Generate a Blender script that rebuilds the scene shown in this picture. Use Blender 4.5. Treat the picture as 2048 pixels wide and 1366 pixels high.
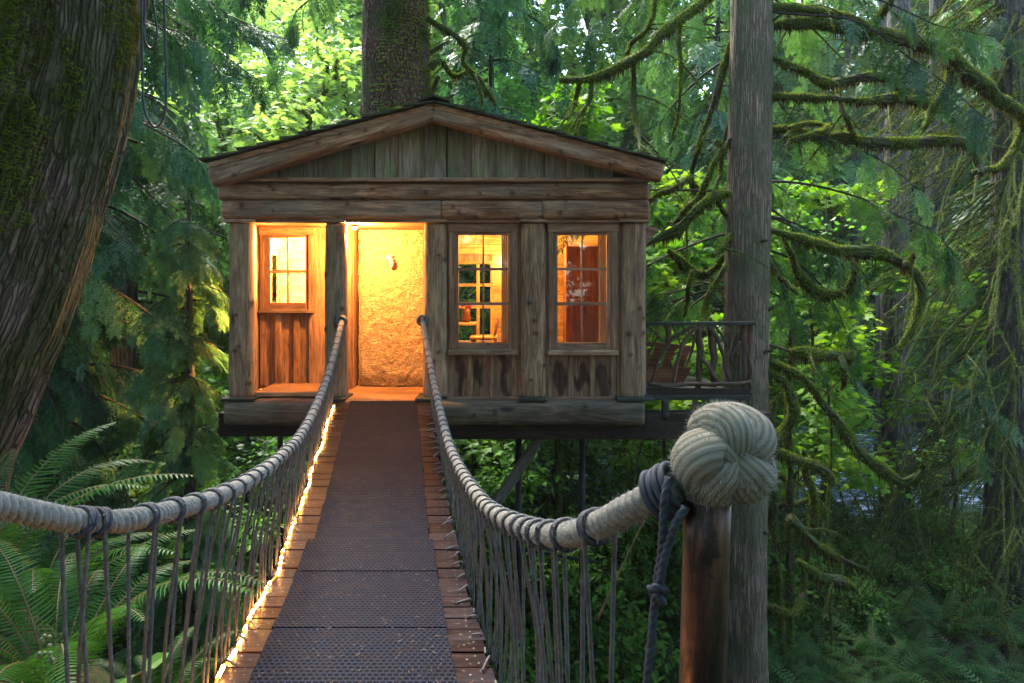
import bpy, math, random
import numpy as np
from mathutils import Vector, Matrix

# ------------------------------------------------------------------ camera, sky, sun, exposure
S = bpy.context.scene
for _o in list(bpy.data.objects):
    bpy.data.objects.remove(_o, do_unlink=True)
C = S.collection
F, HY, ZC = 1365.0, 560.0, 1.40          # focal length in photo pixels, horizon row, eye height above the cabin floor

cam_d = bpy.data.cameras.new('camera')
cam = bpy.data.objects.new('camera', cam_d)
C.objects.link(cam)
cam.location = (0, 0, ZC)
cam.rotation_euler = (math.radians(90), 0, 0)
cam_d.sensor_width = 36.0
cam_d.lens = 36.0 * F / 2048.0
cam_d.shift_y = -(683.0 - HY) / 2048.0
cam_d.clip_start = 0.05
cam_d.clip_end = 600
S.camera = cam

SUN_ELEV, SUN_ROT = 52.0, -22.0          # degrees; the light comes from beyond the cabin, a little from the left
w = bpy.data.worlds.new('World')
S.world = w
w.use_nodes = True
wn = w.node_tree
for n in list(wn.nodes):
    wn.nodes.remove(n)
wo = wn.nodes.new('ShaderNodeOutputWorld')
wb = wn.nodes.new('ShaderNodeBackground')
sky = wn.nodes.new('ShaderNodeTexSky')
sky.sky_type = 'NISHITA'
sky.sun_disc = False
sky.sun_elevation = math.radians(SUN_ELEV)
sky.sun_rotation = math.radians(SUN_ROT)
sky.air_density = 1.0
sky.dust_density = 1.0
sky.ozone_density = 2.0
wb.inputs['Strength'].default_value = 0.15
wn.links.new(sky.outputs[0], wb.inputs['Color'])
wn.links.new(wb.outputs[0], wo.inputs['Surface'])

sd = bpy.data.lights.new('sun', 'SUN')
sd.energy = 3.0
sd.angle = math.radians(22)
sd.color = (1.0, 0.95, 0.84)
sun = bpy.data.objects.new('sun', sd)
C.objects.link(sun)
az, el = math.radians(SUN_ROT), math.radians(SUN_ELEV)
sdir = Vector((math.sin(az) * math.cos(el), math.cos(az) * math.cos(el), math.sin(el)))
sun.rotation_euler = (-sdir).to_track_quat('-Z', 'Y').to_euler()
sun.location = (0, 0, 40)

S.view_settings.view_transform = 'Standard'
S.view_settings.look = 'None'
S.view_settings.exposure = 3.1
S.view_settings.gamma = 1.0
S.render.engine = 'CYCLES'
cy = S.cycles
cy.max_bounces = 8
cy.diffuse_bounces = 6
cy.glossy_bounces = 3
cy.transmission_bounces = 4
cy.volume_bounces = 1
cy.transparent_max_bounces = 8
cy.caustics_reflective = False
cy.caustics_refractive = False
cy.sample_clamp_indirect = 2.5
cy.blur_glossy = 1.0
cy.use_denoising = True

rng = np.random.default_rng(7)
random.seed(7)


# ------------------------------------------------------------------ helpers
def P(px, py, D):
    """A point of the place: D metres in front of the eye, where photo pixel (px, py) looks."""
    return np.array(((px - 1024.0) / F * D, D, ZC + (HY - py) / F * D))


def sstep(t):
    t = np.clip(t, 0, 1)
    return t * t * (3 - 2 * t)


def _hash(ix, iy, iz):
    n = (ix.astype(np.uint32) * np.uint32(374761393) + iy.astype(np.uint32) * np.uint32(668265263)
         + iz.astype(np.uint32) * np.uint32(2246822519))
    n = (n ^ (n >> np.uint32(13))) * np.uint32(1274126177)
    n = n ^ (n >> np.uint32(16))
    return (n & np.uint32(0xffff)).astype(np.float64) / 65535.0


def vnoise(p):
    p = np.asarray(p, dtype=np.float64)
    i = np.floor(p).astype(np.int64)
    f = p - i
    f = f * f * (3 - 2 * f)
    r = 0
    for dx in (0, 1):
        for dy in (0, 1):
            for dz in (0, 1):
                wgt = ((f[..., 0] if dx else 1 - f[..., 0]) * (f[..., 1] if dy else 1 - f[..., 1])
                       * (f[..., 2] if dz else 1 - f[..., 2]))
                r = r + wgt * _hash(i[..., 0] + dx, i[..., 1] + dy, i[..., 2] + dz)
    return r


def fbm(p, oct=4):
    p = np.asarray(p, dtype=np.float64)
    a, s, t = 0.5, 0.0, 0.0
    for k in range(oct):
        s = s + a * vnoise(p * (2 ** k) + 17.3 * k)
        t += a
        a *= 0.5
    return s / t


def spline(pts, step):
    """Catmull-Rom curve through pts (N,k), sampled about every step metres (first three columns)."""
    pts = np.asarray(pts, dtype=np.float64)
    if len(pts) < 2:
        return pts
    q = np.vstack([2 * pts[0] - pts[1], pts, 2 * pts[-1] - pts[-2]])
    out = []
    for i in range(1, len(q) - 2):
        n = max(1, int(math.ceil(np.linalg.norm(q[i + 1, :3] - q[i, :3]) / step)))
        t = (np.arange(n) / n)[:, None]
        p0, p1, p2, p3 = q[i - 1], q[i], q[i + 1], q[i + 2]
        out.append(0.5 * (2 * p1 + (p2 - p0) * t + (2 * p0 - 5 * p1 + 4 * p2 - p3) * t ** 2
                          + (3 * p1 - p0 - 3 * p2 + p3) * t ** 3))
    out.append(pts[-1:])
    return np.vstack(out)


def frames(path):
    path = np.asarray(path, dtype=np.float64)
    T = np.gradient(path, axis=0)
    T /= (np.linalg.norm(T, axis=1, keepdims=True) + 1e-12)
    ref = np.array((0.0, 0.0, 1.0)) if abs(T[0, 2]) < 0.85 else np.array((0.0, 1.0, 0.0))
    n = np.cross(ref, T[0]); n /= np.linalg.norm(n)
    Nn = np.zeros_like(path); Nn[0] = n
    for i in range(1, len(path)):
        n = n - T[i] * np.dot(n, T[i])
        n /= (np.linalg.norm(n) + 1e-12)
        Nn[i] = n
    return T, Nn, np.cross(T, Nn)


ORG = {}


class MB:
    """Collects vertices and faces; build() links them as ONE mesh object."""

    def __init__(self):
        self.V, self.Q, self.T, self.G, self.K = [], [], [], [], []
        self.n = 0

    def add(self, V, quads=None, tris=None, g=None, tint=1.0):
        V = np.asarray(V, dtype=np.float64)
        m = len(V)
        self.V.append(V)
        self.G.append(V if g is None else np.asarray(g, dtype=np.float64))
        self.K.append(np.full(m, tint) if np.isscalar(tint) else np.asarray(tint, dtype=np.float64))
        if quads is not None and len(quads):
            self.Q.append(np.asarray(quads, dtype=np.int64) + self.n)
        if tris is not None and len(tris):
            self.T.append(np.asarray(tris, dtype=np.int64) + self.n)
        self.n += m

    def box(self, lo, hi, grain=0, tint=1.0, jit=True, rot=None, c=None, bev=0.0):
        if tint == 1.0: tint = rng.uniform(.78, 1.0)          # every board weathers a little differently
        lo, hi = np.array(lo, float), np.array(hi, float)
        lo, hi = np.minimum(lo, hi), np.maximum(lo, hi)
        b = min(bev, 0.45 * float((hi - lo).min()))
        if b > 0:
            V, Q, T = [], [], []
            # chamfered box: three quads' corners per box corner
            idx = {}
            for a in range(8):
                s = np.array((a & 1, (a >> 1) & 1, (a >> 2) & 1))
                for ax in range(3):
                    p = np.where(s, hi - b, lo + b)
                    p[ax] = hi[ax] if s[ax] else lo[ax]
                    idx[(a, ax)] = len(V)
                    V.append(p)
            for ax in range(3):
                o1, o2 = (ax + 1) % 3, (ax + 2) % 3
                for side in (0, 1):
                    cs = [side << ax | (i << o1) | (j << o2) for i, j in ((0, 0), (1, 0), (1, 1), (0, 1))]
                    f = [idx[(c_, ax)] for c_ in cs]
                    Q.append(f if side else f[::-1])
                for i in (0, 1):
                    for j in (0, 1):
                        a0 = (i << o1) | (j << o2)
                        a1 = a0 | (1 << ax)
                        f = [idx[(a0, o1)], idx[(a1, o1)], idx[(a1, o2)], idx[(a0, o2)]]
                        Q.append(f if (i ^ j) else f[::-1])
            for a in range(8):
                f = [idx[(a, 0)], idx[(a, 1)], idx[(a, 2)]]
                par = bin(a).count('1') & 1
                T.append(f if par else f[::-1])
            V = np.array(V)
        else:
            V = np.array([[(hi if a & (1 << k) else lo)[k] for k in range(3)] for a in range(8)], float)
            Q = [[0, 4, 6, 2], [1, 3, 7, 5], [0, 1, 5, 4], [2, 6, 7, 3], [0, 2, 3, 1], [4, 5, 7, 6]]
            T = None
        g = V.copy()
        if grain != 0:
            g = g[:, [grain] + [k for k in range(3) if k != grain]]
        if jit:
            g = g + rng.uniform(-20, 20, 3)
        if rot is not None:
            cc = (lo + hi) / 2 if c is None else np.array(c)
            V = (V - cc) @ np.asarray(rot).T + cc
        self.add(V, Q, T, g, tint)

    def tube(self, path, rad, seg=8, rfun=None, cap=True, tint=1.0, flat=None, goff=None):
        path = np.asarray(path, dtype=np.float64)
        n = len(path)
        rad = np.full(n, rad, dtype=np.float64) if np.isscalar(rad) else np.asarray(rad, dtype=np.float64)
        T, N, B = frames(path)
        s = np.concatenate([[0], np.cumsum(np.linalg.norm(np.diff(path, axis=0), axis=1))])
        th = np.arange(seg) / seg * 2 * math.pi
        R = np.repeat(rad[:, None], seg, 1)
        if rfun is not None:
            R = R * rfun(s[:, None], th[None, :], path)
        ct, st = np.cos(th), np.sin(th)
        V = path[:, None, :] + R[..., None] * (ct[None, :, None] * N[:, None, :] + st[None, :, None] * B[:, None, :])
        off = rng.uniform(-20, 20, 3) if goff is None else np.asarray(goff)
        g = np.stack([np.repeat(s[:, None], seg, 1), R * ct, R * st], -1).reshape(-1, 3) + off
        i = np.arange(n - 1)[:, None] * seg
        j = np.arange(seg)[None, :]
        j2 = (j + 1) % seg
        Q = np.stack([i + j, i + j2, i + seg + j2, i + seg + j], -1).reshape(-1, 4)
        V = V.reshape(-1, 3)
        tris = None
        kt = tint
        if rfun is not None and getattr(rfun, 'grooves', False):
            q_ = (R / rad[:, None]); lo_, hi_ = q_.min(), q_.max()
            kt = ((q_ - lo_) / (hi_ - lo_ + 1e-9)).reshape(-1)  # shade between the strands painted in: deeper means darker tint
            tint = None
        if tint is not None and not np.isscalar(tint):
            kt = np.repeat(np.asarray(tint)[:, None], seg, 1).reshape(-1)
        if cap:
            m = len(V)
            V = np.vstack([V, path[:1], path[-1:]])
            g = np.vstack([g, off + (s[0], 0, 0), off + (s[-1], 0, 0)])
            if not np.isscalar(kt):
                kt = np.concatenate([kt, [kt[0], kt[-1]]])
            jj = np.arange(seg); jn = (jj + 1) % seg
            tris = np.vstack([np.stack([np.full(seg, m), jn, jj], -1),
                              np.stack([np.full(seg, m + 1), (n - 1) * seg + jj, (n - 1) * seg + jn], -1)])
        self.add(V, Q, tris, g, kt)

    def log(self, a, b, w, d, up=(0, 0, 1), amp=0.05, seg=28, step=0.05, ex=3.2, taper=0.0, knots=0, seed=0):
        """A hewn log from a to b: w across (sideways to up x axis), d deep, with bumps and knots."""
        a, b = np.array(a, float), np.array(b, float)
        L = np.linalg.norm(b - a)
        n = max(8, int(L / step))
        t = np.linspace(0, 1, n)
        ax = (b - a) / L
        dp = np.array((0.0, 1.0, 0.0))
        sd_ = np.cross(dp, ax); sd_ /= np.linalg.norm(sd_)
        dp = np.cross(ax, sd_)
        th = np.arange(seg) / seg * 2 * math.pi
        c, s_ = np.cos(th), np.sin(th)
        k = (np.abs(c) ** ex + np.abs(s_) ** ex) ** (-1 / ex)
        o = rng.uniform(0, 50, 3)
        pts = np.stack([np.repeat((t * L)[:, None], seg, 1) * 1.6, np.repeat((k * c)[None], n, 0) * 0.9,
                        np.repeat((k * s_)[None], n, 0) * 0.9], -1) + o
        nz = (fbm(pts, 3) - 0.5) * 2
        nz2 = (vnoise(pts * np.array((1.2, 6, 6)) + 9) - 0.5)
        m = 1 + amp * nz * 1.6 + amp * 0.35 * nz2
        kt_ = np.ones((n, seg))
        for q in range(knots):
            t0, a0 = rng.uniform(0.08, 0.92), rng.uniform(-2.4, -0.7)
            dd = ((t[:, None] - t0) * L / 0.045) ** 2 + ((np.angle(np.exp(1j * (th[None] - a0)))) / 0.35) ** 2
            m = m + 0.12 * np.exp(-dd)
            sz_ = rng.uniform(.18, .5)
            kt_ = np.minimum(kt_, 1 - .95 * np.exp(-(dd / sz_) ** 1.5))
        tp = 1 + taper * (t - 0.5)
        end = np.minimum(1, 0.90 + np.minimum(t, 1 - t) * L / 0.03 * 0.10)
        m = m * (tp * end)[:, None]
        V = (a[None, None] + (t * L)[:, None, None] * ax + (m * (w / 2) * (k * c)[None])[..., None] * sd_
             + (m * (d / 2) * (k * s_)[None])[..., None] * dp)
        off = rng.uniform(-20, 20, 3)
        g = np.stack([np.repeat((t * L)[:, None], seg, 1), np.repeat((k * c)[None], n, 0) * w / 2,
                      np.repeat((k * s_)[None], n, 0) * d / 2], -1).reshape(-1, 3) + off
        i = np.arange(n - 1)[:, None] * seg
        j = np.arange(seg)[None]; j2 = (j + 1) % seg
        Q = np.stack([i + j, i + j2, i + seg + j2, i + seg + j], -1).reshape(-1, 4)
        V = V.reshape(-1, 3)
        mm = len(V)
        V = np.vstack([V, a[None], b[None]])
        g = np.vstack([g, off, off + (L, 0, 0)])
        jj = np.arange(seg); jn = (jj + 1) % seg
        tris = np.vstack([np.stack([np.full(seg, mm), jn, jj], -1),
                          np.stack([np.full(seg, mm + 1), (n - 1) * seg + jj, (n - 1) * seg + jn], -1)])
        self.add(V, Q, tris, g, np.concatenate([kt_.ravel(), [1, 1]]) * rng.uniform(.74, 1.0))

    def prism(self, poly, y0, y1, grain=2, tint=1.0):
        """A polygon given in the XZ plane, extruded from y0 to y1."""
        k = len(poly)
        V = np.array([(x, y, z) for y in (y0, y1) for x, z in poly], float)
        tr = [[0, i, i + 1] for i in range(1, k - 1)] + [[k, k + i + 1, k + i] for i in range(1, k - 1)]
        q = [[i, k + i, k + (i + 1) % k, (i + 1) % k] for i in range(k)]
        g = V[:, [grain] + [a for a in range(3) if a != grain]] + rng.uniform(-20, 20, 3)
        self.add(V, q, tr, g, tint)

    def build(self, name, mat, parent=None, base=None, smooth=False):
        V = np.vstack(self.V)
        if parent is not None:
            org = ORG[parent.name]
        else:
            org = np.zeros(3) if base is None else np.array(base, float)
        me = bpy.data.meshes.new(name)
        Q = np.vstack(self.Q) if self.Q else np.zeros((0, 4), np.int64)
        T = np.vstack(self.T) if self.T else np.zeros((0, 3), np.int64)
        nv, nq, nt = len(V), len(Q), len(T)
        me.vertices.add(nv)
        me.vertices.foreach_set('co', (V - org).astype(np.float32).ravel())
        me.loops.add(nq * 4 + nt * 3)
        me.loops.foreach_set('vertex_index', np.concatenate([Q.ravel(), T.ravel()]).astype(np.int32))
        me.polygons.add(nq + nt)
        st = np.concatenate([np.arange(nq) * 4, nq * 4 + np.arange(nt) * 3]).astype(np.int32)
        me.polygons.foreach_set('loop_start', st)
        if smooth:
            me.polygons.foreach_set('use_smooth', np.ones(nq + nt, dtype=bool))
        else:
            me.polygons.foreach_set('use_smooth', np.zeros(nq + nt, dtype=bool))
        me.update(calc_edges=True)
        at = me.attributes.new('gcoord', 'FLOAT_VECTOR', 'POINT')
        at.data.foreach_set('vector', np.vstack(self.G).astype(np.float32).ravel())
        at = me.attributes.new('tint', 'FLOAT', 'POINT')
        at.data.foreach_set('value', np.concatenate(self.K).astype(np.float32))
        me.materials.append(mat)
        o = bpy.data.objects.new(name, me)
        C.objects.link(o)
        if parent is not None:
            o.parent = parent
        else:
            o.location = org
        ORG[o.name] = org
        return o


def tag(o, label=None, cat=None, group=None, kind=None):
    if label: o['label'] = label
    if cat: o['category'] = cat
    if group: o['group'] = group
    if kind: o['kind'] = kind
    return o


def thing(name, label, cat, loc=(0, 0, 0), group=None):
    o = bpy.data.objects.new(name, None)
    o.empty_display_size = 0.2
    C.objects.link(o)
    o.location = loc
    ORG[o.name] = np.array(loc, float)
    return tag(o, label, cat, group)


def dup(root, loc, rz=0.0, sc=1.0, label=None, group=None, tilt=(0, 0)):
    r = root.copy(); C.objects.link(r)
    r.location = loc; r.rotation_euler = (tilt[0], tilt[1], rz); r.scale = (sc, sc, sc)
    if label: r['label'] = label
    if group: r['group'] = group
    for ch in root.children:
        c = ch.copy(); C.objects.link(c); c.parent = r
        for gch in ch.children:
            d = gch.copy(); C.objects.link(d); d.parent = c
    return r


def scatter(mb, tv, tf, X, Z, pos, sc, tint, ttint=None):
    """Copies of a small leaf template inside one crown mesh: X axis, Z axis, position, size, tint per copy."""
    X = X / (np.linalg.norm(X, axis=1, keepdims=True) + 1e-9)
    Z = Z - X * np.sum(X * Z, axis=1, keepdims=True)
    Z = Z / (np.linalg.norm(Z, axis=1, keepdims=True) + 1e-9)
    Y = np.cross(Z, X)
    k, n = len(pos), len(tv)
    V = (tv[None, :, 0:1] * X[:, None] + tv[None, :, 1:2] * Y[:, None] + tv[None, :, 2:3] * Z[:, None])
    V = V * np.asarray(sc).reshape(-1, 1, 1) + pos[:, None]
    Fc = (tf[None] + (np.arange(k) * n)[:, None, None]).reshape(-1, 3)
    tt = np.repeat(np.asarray(tint)[:, None], n, 1)
    if ttint is not None:
        tt = tt + ttint[None]
    mb.add(V.reshape(-1, 3), None, Fc, None, np.clip(tt, 0, 1).ravel())


def rdir(n, r=rng):
    v = r.normal(size=(n, 3))
    return v / np.linalg.norm(v, axis=1, keepdims=True)


def fuzz(mb, path, rad, dens, ln, wd, hang=0.5, r=rng, clump=0.0):
    """Short moss strands standing off a limb."""
    path = np.asarray(path); n = len(path)
    rad = np.full(n, rad) if np.isscalar(rad) else np.asarray(rad)
    T, N, B = frames(path)
    seg = np.linalg.norm(np.diff(path, axis=0), axis=1)
    area = seg * (rad[:-1] + rad[1:]) * math.pi
    k = max(1, int(area.sum() * dens))
    ii = r.choice(len(seg), k, p=area / area.sum())
    t = r.random(k)[:, None]
    th = r.uniform(0, 2 * math.pi, k)[:, None]
    nn = np.cos(th) * N[ii] + np.sin(th) * B[ii]
    rr = (rad[ii][:, None] * (1 - t) + rad[ii + 1][:, None] * t)
    p = path[ii] * (1 - t) + path[ii + 1] * t + nn * rr * 0.9
    if clump > 0:                                            # moss grows in clumps with bare bark between
        kp = fbm(p * 3.2 + 5, 2) > clump
        p, nn = p[kp], nn[kp]
        k = len(p)
        if k == 0: return
    d = nn * 0.8 + rdir(k, r) * 0.5 + np.array((0, 0, -1.0)) * hang * r.random((k, 1))
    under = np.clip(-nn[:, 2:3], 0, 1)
    d /= np.linalg.norm(d, axis=1, keepdims=True)
    L = ln * r.uniform(0.5, 1.4, (k, 1)) * (1 + under * hang * 1.5)
    sd_ = np.cross(d, rdir(k, r)); sd_ /= np.linalg.norm(sd_, axis=1, keepdims=True)
    V = np.stack([p - sd_ * wd, p + sd_ * wd, p + d * L], 1).reshape(-1, 3)
    Tn = np.arange(k * 3).reshape(-1, 3)
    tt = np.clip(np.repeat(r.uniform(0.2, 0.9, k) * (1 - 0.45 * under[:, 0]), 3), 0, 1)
    mb.add(V, None, Tn, None, tt)


# ------------------------------------------------------------------ materials
def newmat(name):
    m = bpy.data.materials.new(name)
    m.use_nodes = True
    nt = m.node_tree
    for n in list(nt.nodes):
        nt.nodes.remove(n)
    out = nt.nodes.new('ShaderNodeOutputMaterial')
    return m, nt, out


class NT:
    def __init__(self, nt): self.nt = nt

    def n(self, t, **kw):
        nd = self.nt.nodes.new(t)
        for k, v in kw.items():
            setattr(nd, k, v)
        return nd

    def l(self, a, b): self.nt.links.new(a, b)

    def attr(self, name): return self.n('ShaderNodeAttribute', attribute_name=name)

    def mapv(self, src, sc, loc=(0, 0, 0)):
        m = self.n('ShaderNodeMapping')
        m.inputs['Scale'].default_value = sc
        m.inputs['Location'].default_value = loc
        self.l(src, m.inputs['Vector'])
        return m.outputs[0]

    def noise(self, src, scale, detail=4, rough=0.55, dist=0.0):
        m = self.n('ShaderNodeTexNoise')
        m.inputs['Scale'].default_value = scale
        m.inputs['Detail'].default_value = detail
        m.inputs['Roughness'].default_value = rough
        m.inputs['Distortion'].default_value = dist
        if src is not None: self.l(src, m.inputs['Vector'])
        return m.outputs[0]

    def nv(self, src, scale):
        m = self.n('ShaderNodeTexNoise'); m.inputs['Scale'].default_value = scale; m.inputs['Detail'].default_value = 3
        self.l(src, m.inputs['Vector']); return m.outputs[1]

    def voro(self, src, scale, feature='F1'):
        m = self.n('ShaderNodeTexVoronoi', feature=feature)
        m.inputs['Scale'].default_value = scale
        self.l(src, m.inputs['Vector'])
        return m

    def ramp(self, src, stops):
        m = self.n('ShaderNodeValToRGB')
        e = m.color_ramp.elements
        while len(e) < len(stops): e.new(0.5)
        for q, (p, c) in zip(e, stops):
            q.position = p
            q.color = (*c, 1) if len(c) == 3 else c
        self.l(src, m.inputs[0])
        return m.outputs[0]

    def mix(self, f, a, b, blend='MIX'):
        m = self.n('ShaderNodeMix', data_type='RGBA', blend_type=blend)
        for s, v in ((m.inputs[0], f), (m.inputs[6], a), (m.inputs[7], b)):
            if isinstance(v, (int, float)): s.default_value = v
            elif isinstance(v, (tuple, list)): s.default_value = (*v, 1) if len(v) == 3 else v
            else: self.l(v, s)
        return m.outputs[2]

    def math(self, op, a, b=0.0, c=None, clamp=False):
        m = self.n('ShaderNodeMath', operation=op, use_clamp=clamp)
        for s, v in zip(m.inputs, (a, b) if c is None else (a, b, c)):
            if isinstance(v, (int, float)): s.default_value = v
            else: self.l(v, s)
        return m.outputs[0]

    def bump(self, h, strength=0.4, dist=0.01, nrm=None):
        m = self.n('ShaderNodeBump')
        m.inputs['Strength'].default_value = strength
        m.inputs['Distance'].default_value = dist
        self.l(h, m.inputs['Height'])
        if nrm is not None: self.l(nrm, m.inputs['Normal'])
        return m.outputs[0]

    def pbsdf(self, col, rough=0.7, nrm=None, metal=0.0, spec=0.4):
        p = self.n('ShaderNodeBsdfPrincipled')
        for k, v in (('Base Color', col), ('Roughness', rough), ('Metallic', metal), ('Specular IOR Level', spec)):
            s = p.inputs[k]
            if isinstance(v, (int, float)): s.default_value = v
            elif isinstance(v, (tuple, list)): s.default_value = (*v, 1)
            else: self.l(v, s)
        if nrm is not None: self.l(nrm, p.inputs['Normal'])
        return p.outputs[0]


def wood(name, dark, mid, light, rough=0.75, bump=0.5, weather=None, wamt=0.5, knots=True, fine=70.0, spec=0.3, wscale=1.1):
    m, nt, out = newmat(name)
    N = NT(nt)
    g = N.attr('gcoord').outputs['Vector']
    n1 = N.noise(N.mapv(g, (1.6, 11, 11)), 1.0, 8, 0.68, 1.8)
    col = N.ramp(n1, [(0.32, dark), (0.5, mid), (0.66, light)])
    nb = N.noise(N.mapv(g, (0.8, 2.2, 2.2)), 1.0, 3, 0.6)
    col = N.mix(0.8, col, N.ramp(nb, [(0.35, (0.5, 0.46, 0.44)), (0.6, (1.1, 1.08, 1.05))]), 'MULTIPLY')
    n2 = N.noise(N.mapv(g, (2.5, fine, fine)), 1.0, 3, 0.6)
    col = N.mix(0.75, col, N.ramp(n2, [(0.3, (0.35, 0.35, 0.35)), (0.6, (1, 1, 1))]), 'MULTIPLY')
    if weather:
        n3 = N.noise(N.mapv(g, (wscale, wscale * 2.2, wscale * 2.2)), 1.0, 4, 0.6)
        f = N.ramp(n3, [(0.42, (0, 0, 0)), (0.62, (wamt, wamt, wamt))])
        col = N.mix(f, col, weather)
    ns = N.noise(N.mapv(g, (2.6, 42, 42)), 1.0, 6, 0.75, 0.6)
    col = N.mix(0.7, col, N.ramp(ns, [(0.36, (0.38, 0.34, 0.32)), (0.52, (1.0, 1.0, 1.0)), (0.7, (1.25, 1.2, 1.15))]), 'MULTIPLY')
    h = N.math('ADD', N.math('MULTIPLY', n1, 0.6), N.math('MULTIPLY', n2, 0.5))
    # drying cracks along the grain
    ck = N.voro(N.mapv(g, (1.1, 17, 17)), 1.0, 'DISTANCE_TO_EDGE').outputs['Distance']
    cr = N.ramp(ck, [(0.0, (0.35, 0.35, 0.35)), (0.035, (1, 1, 1))])
    col = N.mix(0.55, col, cr, 'MULTIPLY')
    h = N.math('ADD', h, N.math('MULTIPLY', cr, 0.25))
    if knots:
        v = N.voro(N.mapv(g, (1.5, 5.0, 5.0)), 1.0)
        d = v.outputs['Distance']
        pick = N.ramp(v.outputs['Color'], [(0.42, (0, 0, 0)), (0.43, (1, 1, 1))])
        kn = N.ramp(d, [(0.07, (1, 1, 1)), (0.18, (0, 0, 0))])
        col = N.mix(N.mix(1.0, kn, pick, 'MULTIPLY'), col, tuple(c * 0.25 for c in dark))
    t = N.attr('tint').outputs['Fac']
    col = N.mix(1.0, col, N.ramp(t, [(0, (0.20, 0.12, 0.10)), (1, (1, 1, 1))]), 'MULTIPLY')
    N.l(N.pbsdf(col, rough, N.bump(h, bump, 0.012), spec=spec), out.inputs[0])
    return m


def bark(name, dark, light, moss=(0.05, 0.075, 0.012), mossamt=0.45, sc=1.0, bump=1.0, plates=(2.2, 14, 14), mlo=0.5, dist=0.14):
    m, nt, out = newmat(name)
    N = NT(nt)
    g = N.attr('gcoord').outputs['Vector']
    wv = N.mix(dist, N.mapv(g, tuple(p * sc for p in plates)), N.mapv(N.nv(g, 5.0), (9, 9, 9)))
    ed = N.voro(wv, 1.0, 'DISTANCE_TO_EDGE').outputs['Distance']
    n1 = N.noise(N.mapv(g, (3 * sc, 22 * sc, 22 * sc)), 1.0, 6, 0.65, 0.6)
    n0 = N.noise(N.mapv(g, (1, 1, 1)), 2.2, 4, 0.6)
    h = N.math('ADD', N.ramp(ed, [(0.0, (0, 0, 0)), (0.25, (1, 1, 1))]), N.math('MULTIPLY', n1, 0.9))
    col = N.ramp(N.math('MULTIPLY', h, 0.55), [(0.12, tuple(c * 0.55 for c in dark)), (0.42, dark), (0.8, light)])
    col = N.mix(N.ramp(n0, [(0.4, (0, 0, 0)), (0.7, (0.5, 0.5, 0.5))]), col, tuple(c * 0.75 + 0.02 for c in light))
    n2 = N.noise(g, 1.7, 5, 0.65)
    n3 = N.noise(g, 45.0, 3, 0.6)
    f = N.ramp(n2, [(mlo, (0, 0, 0)), (mlo + 0.14, (mossamt, mossamt, mossamt))])
    mc = N.ramp(n3, [(0.3, tuple(c * 0.45 for c in moss)), (0.7, moss)])
    col = N.mix(f, col, mc)
    N.l(N.pbsdf(col, 0.85, N.bump(h, bump, 0.03), spec=0.2), out.inputs[0])
    return m


def leaf(name, stops, trans=0.4, rough=0.5, spec=0.35, tcol=(1.15, 1.1, 0.6)):
    m, nt, out = newmat(name)
    N = NT(nt)
    t = N.attr('tint').outputs['Fac']
    col = N.ramp(t, stops)
    p = N.pbsdf(col, rough, spec=spec)
    tr = N.n('ShaderNodeBsdfTranslucent')
    N.l(N.mix(1.0, col, tcol, 'MULTIPLY'), tr.inputs['Color'])
    mx = N.n('ShaderNodeMixShader')
    mx.inputs[0].default_value = trans
    N.l(p, mx.inputs[1]); N.l(tr.outputs[0], mx.inputs[2])
    N.l(mx.outputs[0], out.inputs[0])
    return m


def emit(name, col, strength):
    m, nt, out = newmat(name)
    N = NT(nt)
    e = N.n('ShaderNodeEmission')
    e.inputs[0].default_value = (*col, 1)
    e.inputs[1].default_value = strength
    N.l(e.outputs[0], out.inputs[0])
    return m


def plain(name, col, rough=0.6, metal=0.0, spec=0.4, var=0.35, sc=12.0, bump=0.2, dist=0.004):
    m, nt, out = newmat(name)
    N = NT(nt)
    g = N.attr('gcoord').outputs['Vector']
    n1 = N.noise(g, sc, 5, 0.6)
    c = N.mix(1.0, col, N.ramp(n1, [(0.3, (1 - var,) * 3), (0.7, (1 + var * 0.5,) * 3)]), 'MULTIPLY')
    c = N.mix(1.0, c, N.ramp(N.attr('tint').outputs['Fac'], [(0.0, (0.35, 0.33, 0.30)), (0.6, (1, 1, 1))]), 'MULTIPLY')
    N.l(N.pbsdf(c, rough, N.bump(n1, bump, dist), metal, spec), out.inputs[0])
    return m


M = {}
M['log'] = wood('weathered_log', (0.13, 0.050, 0.026), (0.37, 0.178, 0.10), (0.58, 0.335, 0.205), bump=0.8,
                weather=(0.25, 0.20, 0.16), wamt=0.5)
M['column'] = wood('grey_log', (0.14, 0.070, 0.038), (0.35, 0.200, 0.115), (0.52, 0.345, 0.21), bump=0.8,
                   weather=(0.20, 0.165, 0.10), wamt=0.55)
M['board'] = wood('gable_board', (0.24, 0.175, 0.145), (0.38, 0.30, 0.25), (0.52, 0.43, 0.37), bump=0.4,
                  weather=(0.20, 0.235, 0.10), wamt=0.7, knots=False, wscale=1.6)
M['trim'] = wood('cedar_trim', (0.20, 0.085, 0.05), (0.34, 0.158, 0.095), (0.45, 0.235, 0.15), bump=0.25, knots=False,
                 weather=(0.19, 0.15, 0.10), wamt=0.4)
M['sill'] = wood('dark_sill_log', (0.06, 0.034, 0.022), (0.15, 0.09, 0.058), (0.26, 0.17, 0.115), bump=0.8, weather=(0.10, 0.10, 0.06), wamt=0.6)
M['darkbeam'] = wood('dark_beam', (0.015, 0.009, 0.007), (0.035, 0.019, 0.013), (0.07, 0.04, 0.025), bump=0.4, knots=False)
M['porch'] = wood('porch_board', (0.30, 0.15, 0.07), (0.44, 0.235, 0.115), (0.55, 0.32, 0.17), bump=0.25, knots=False)
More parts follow.
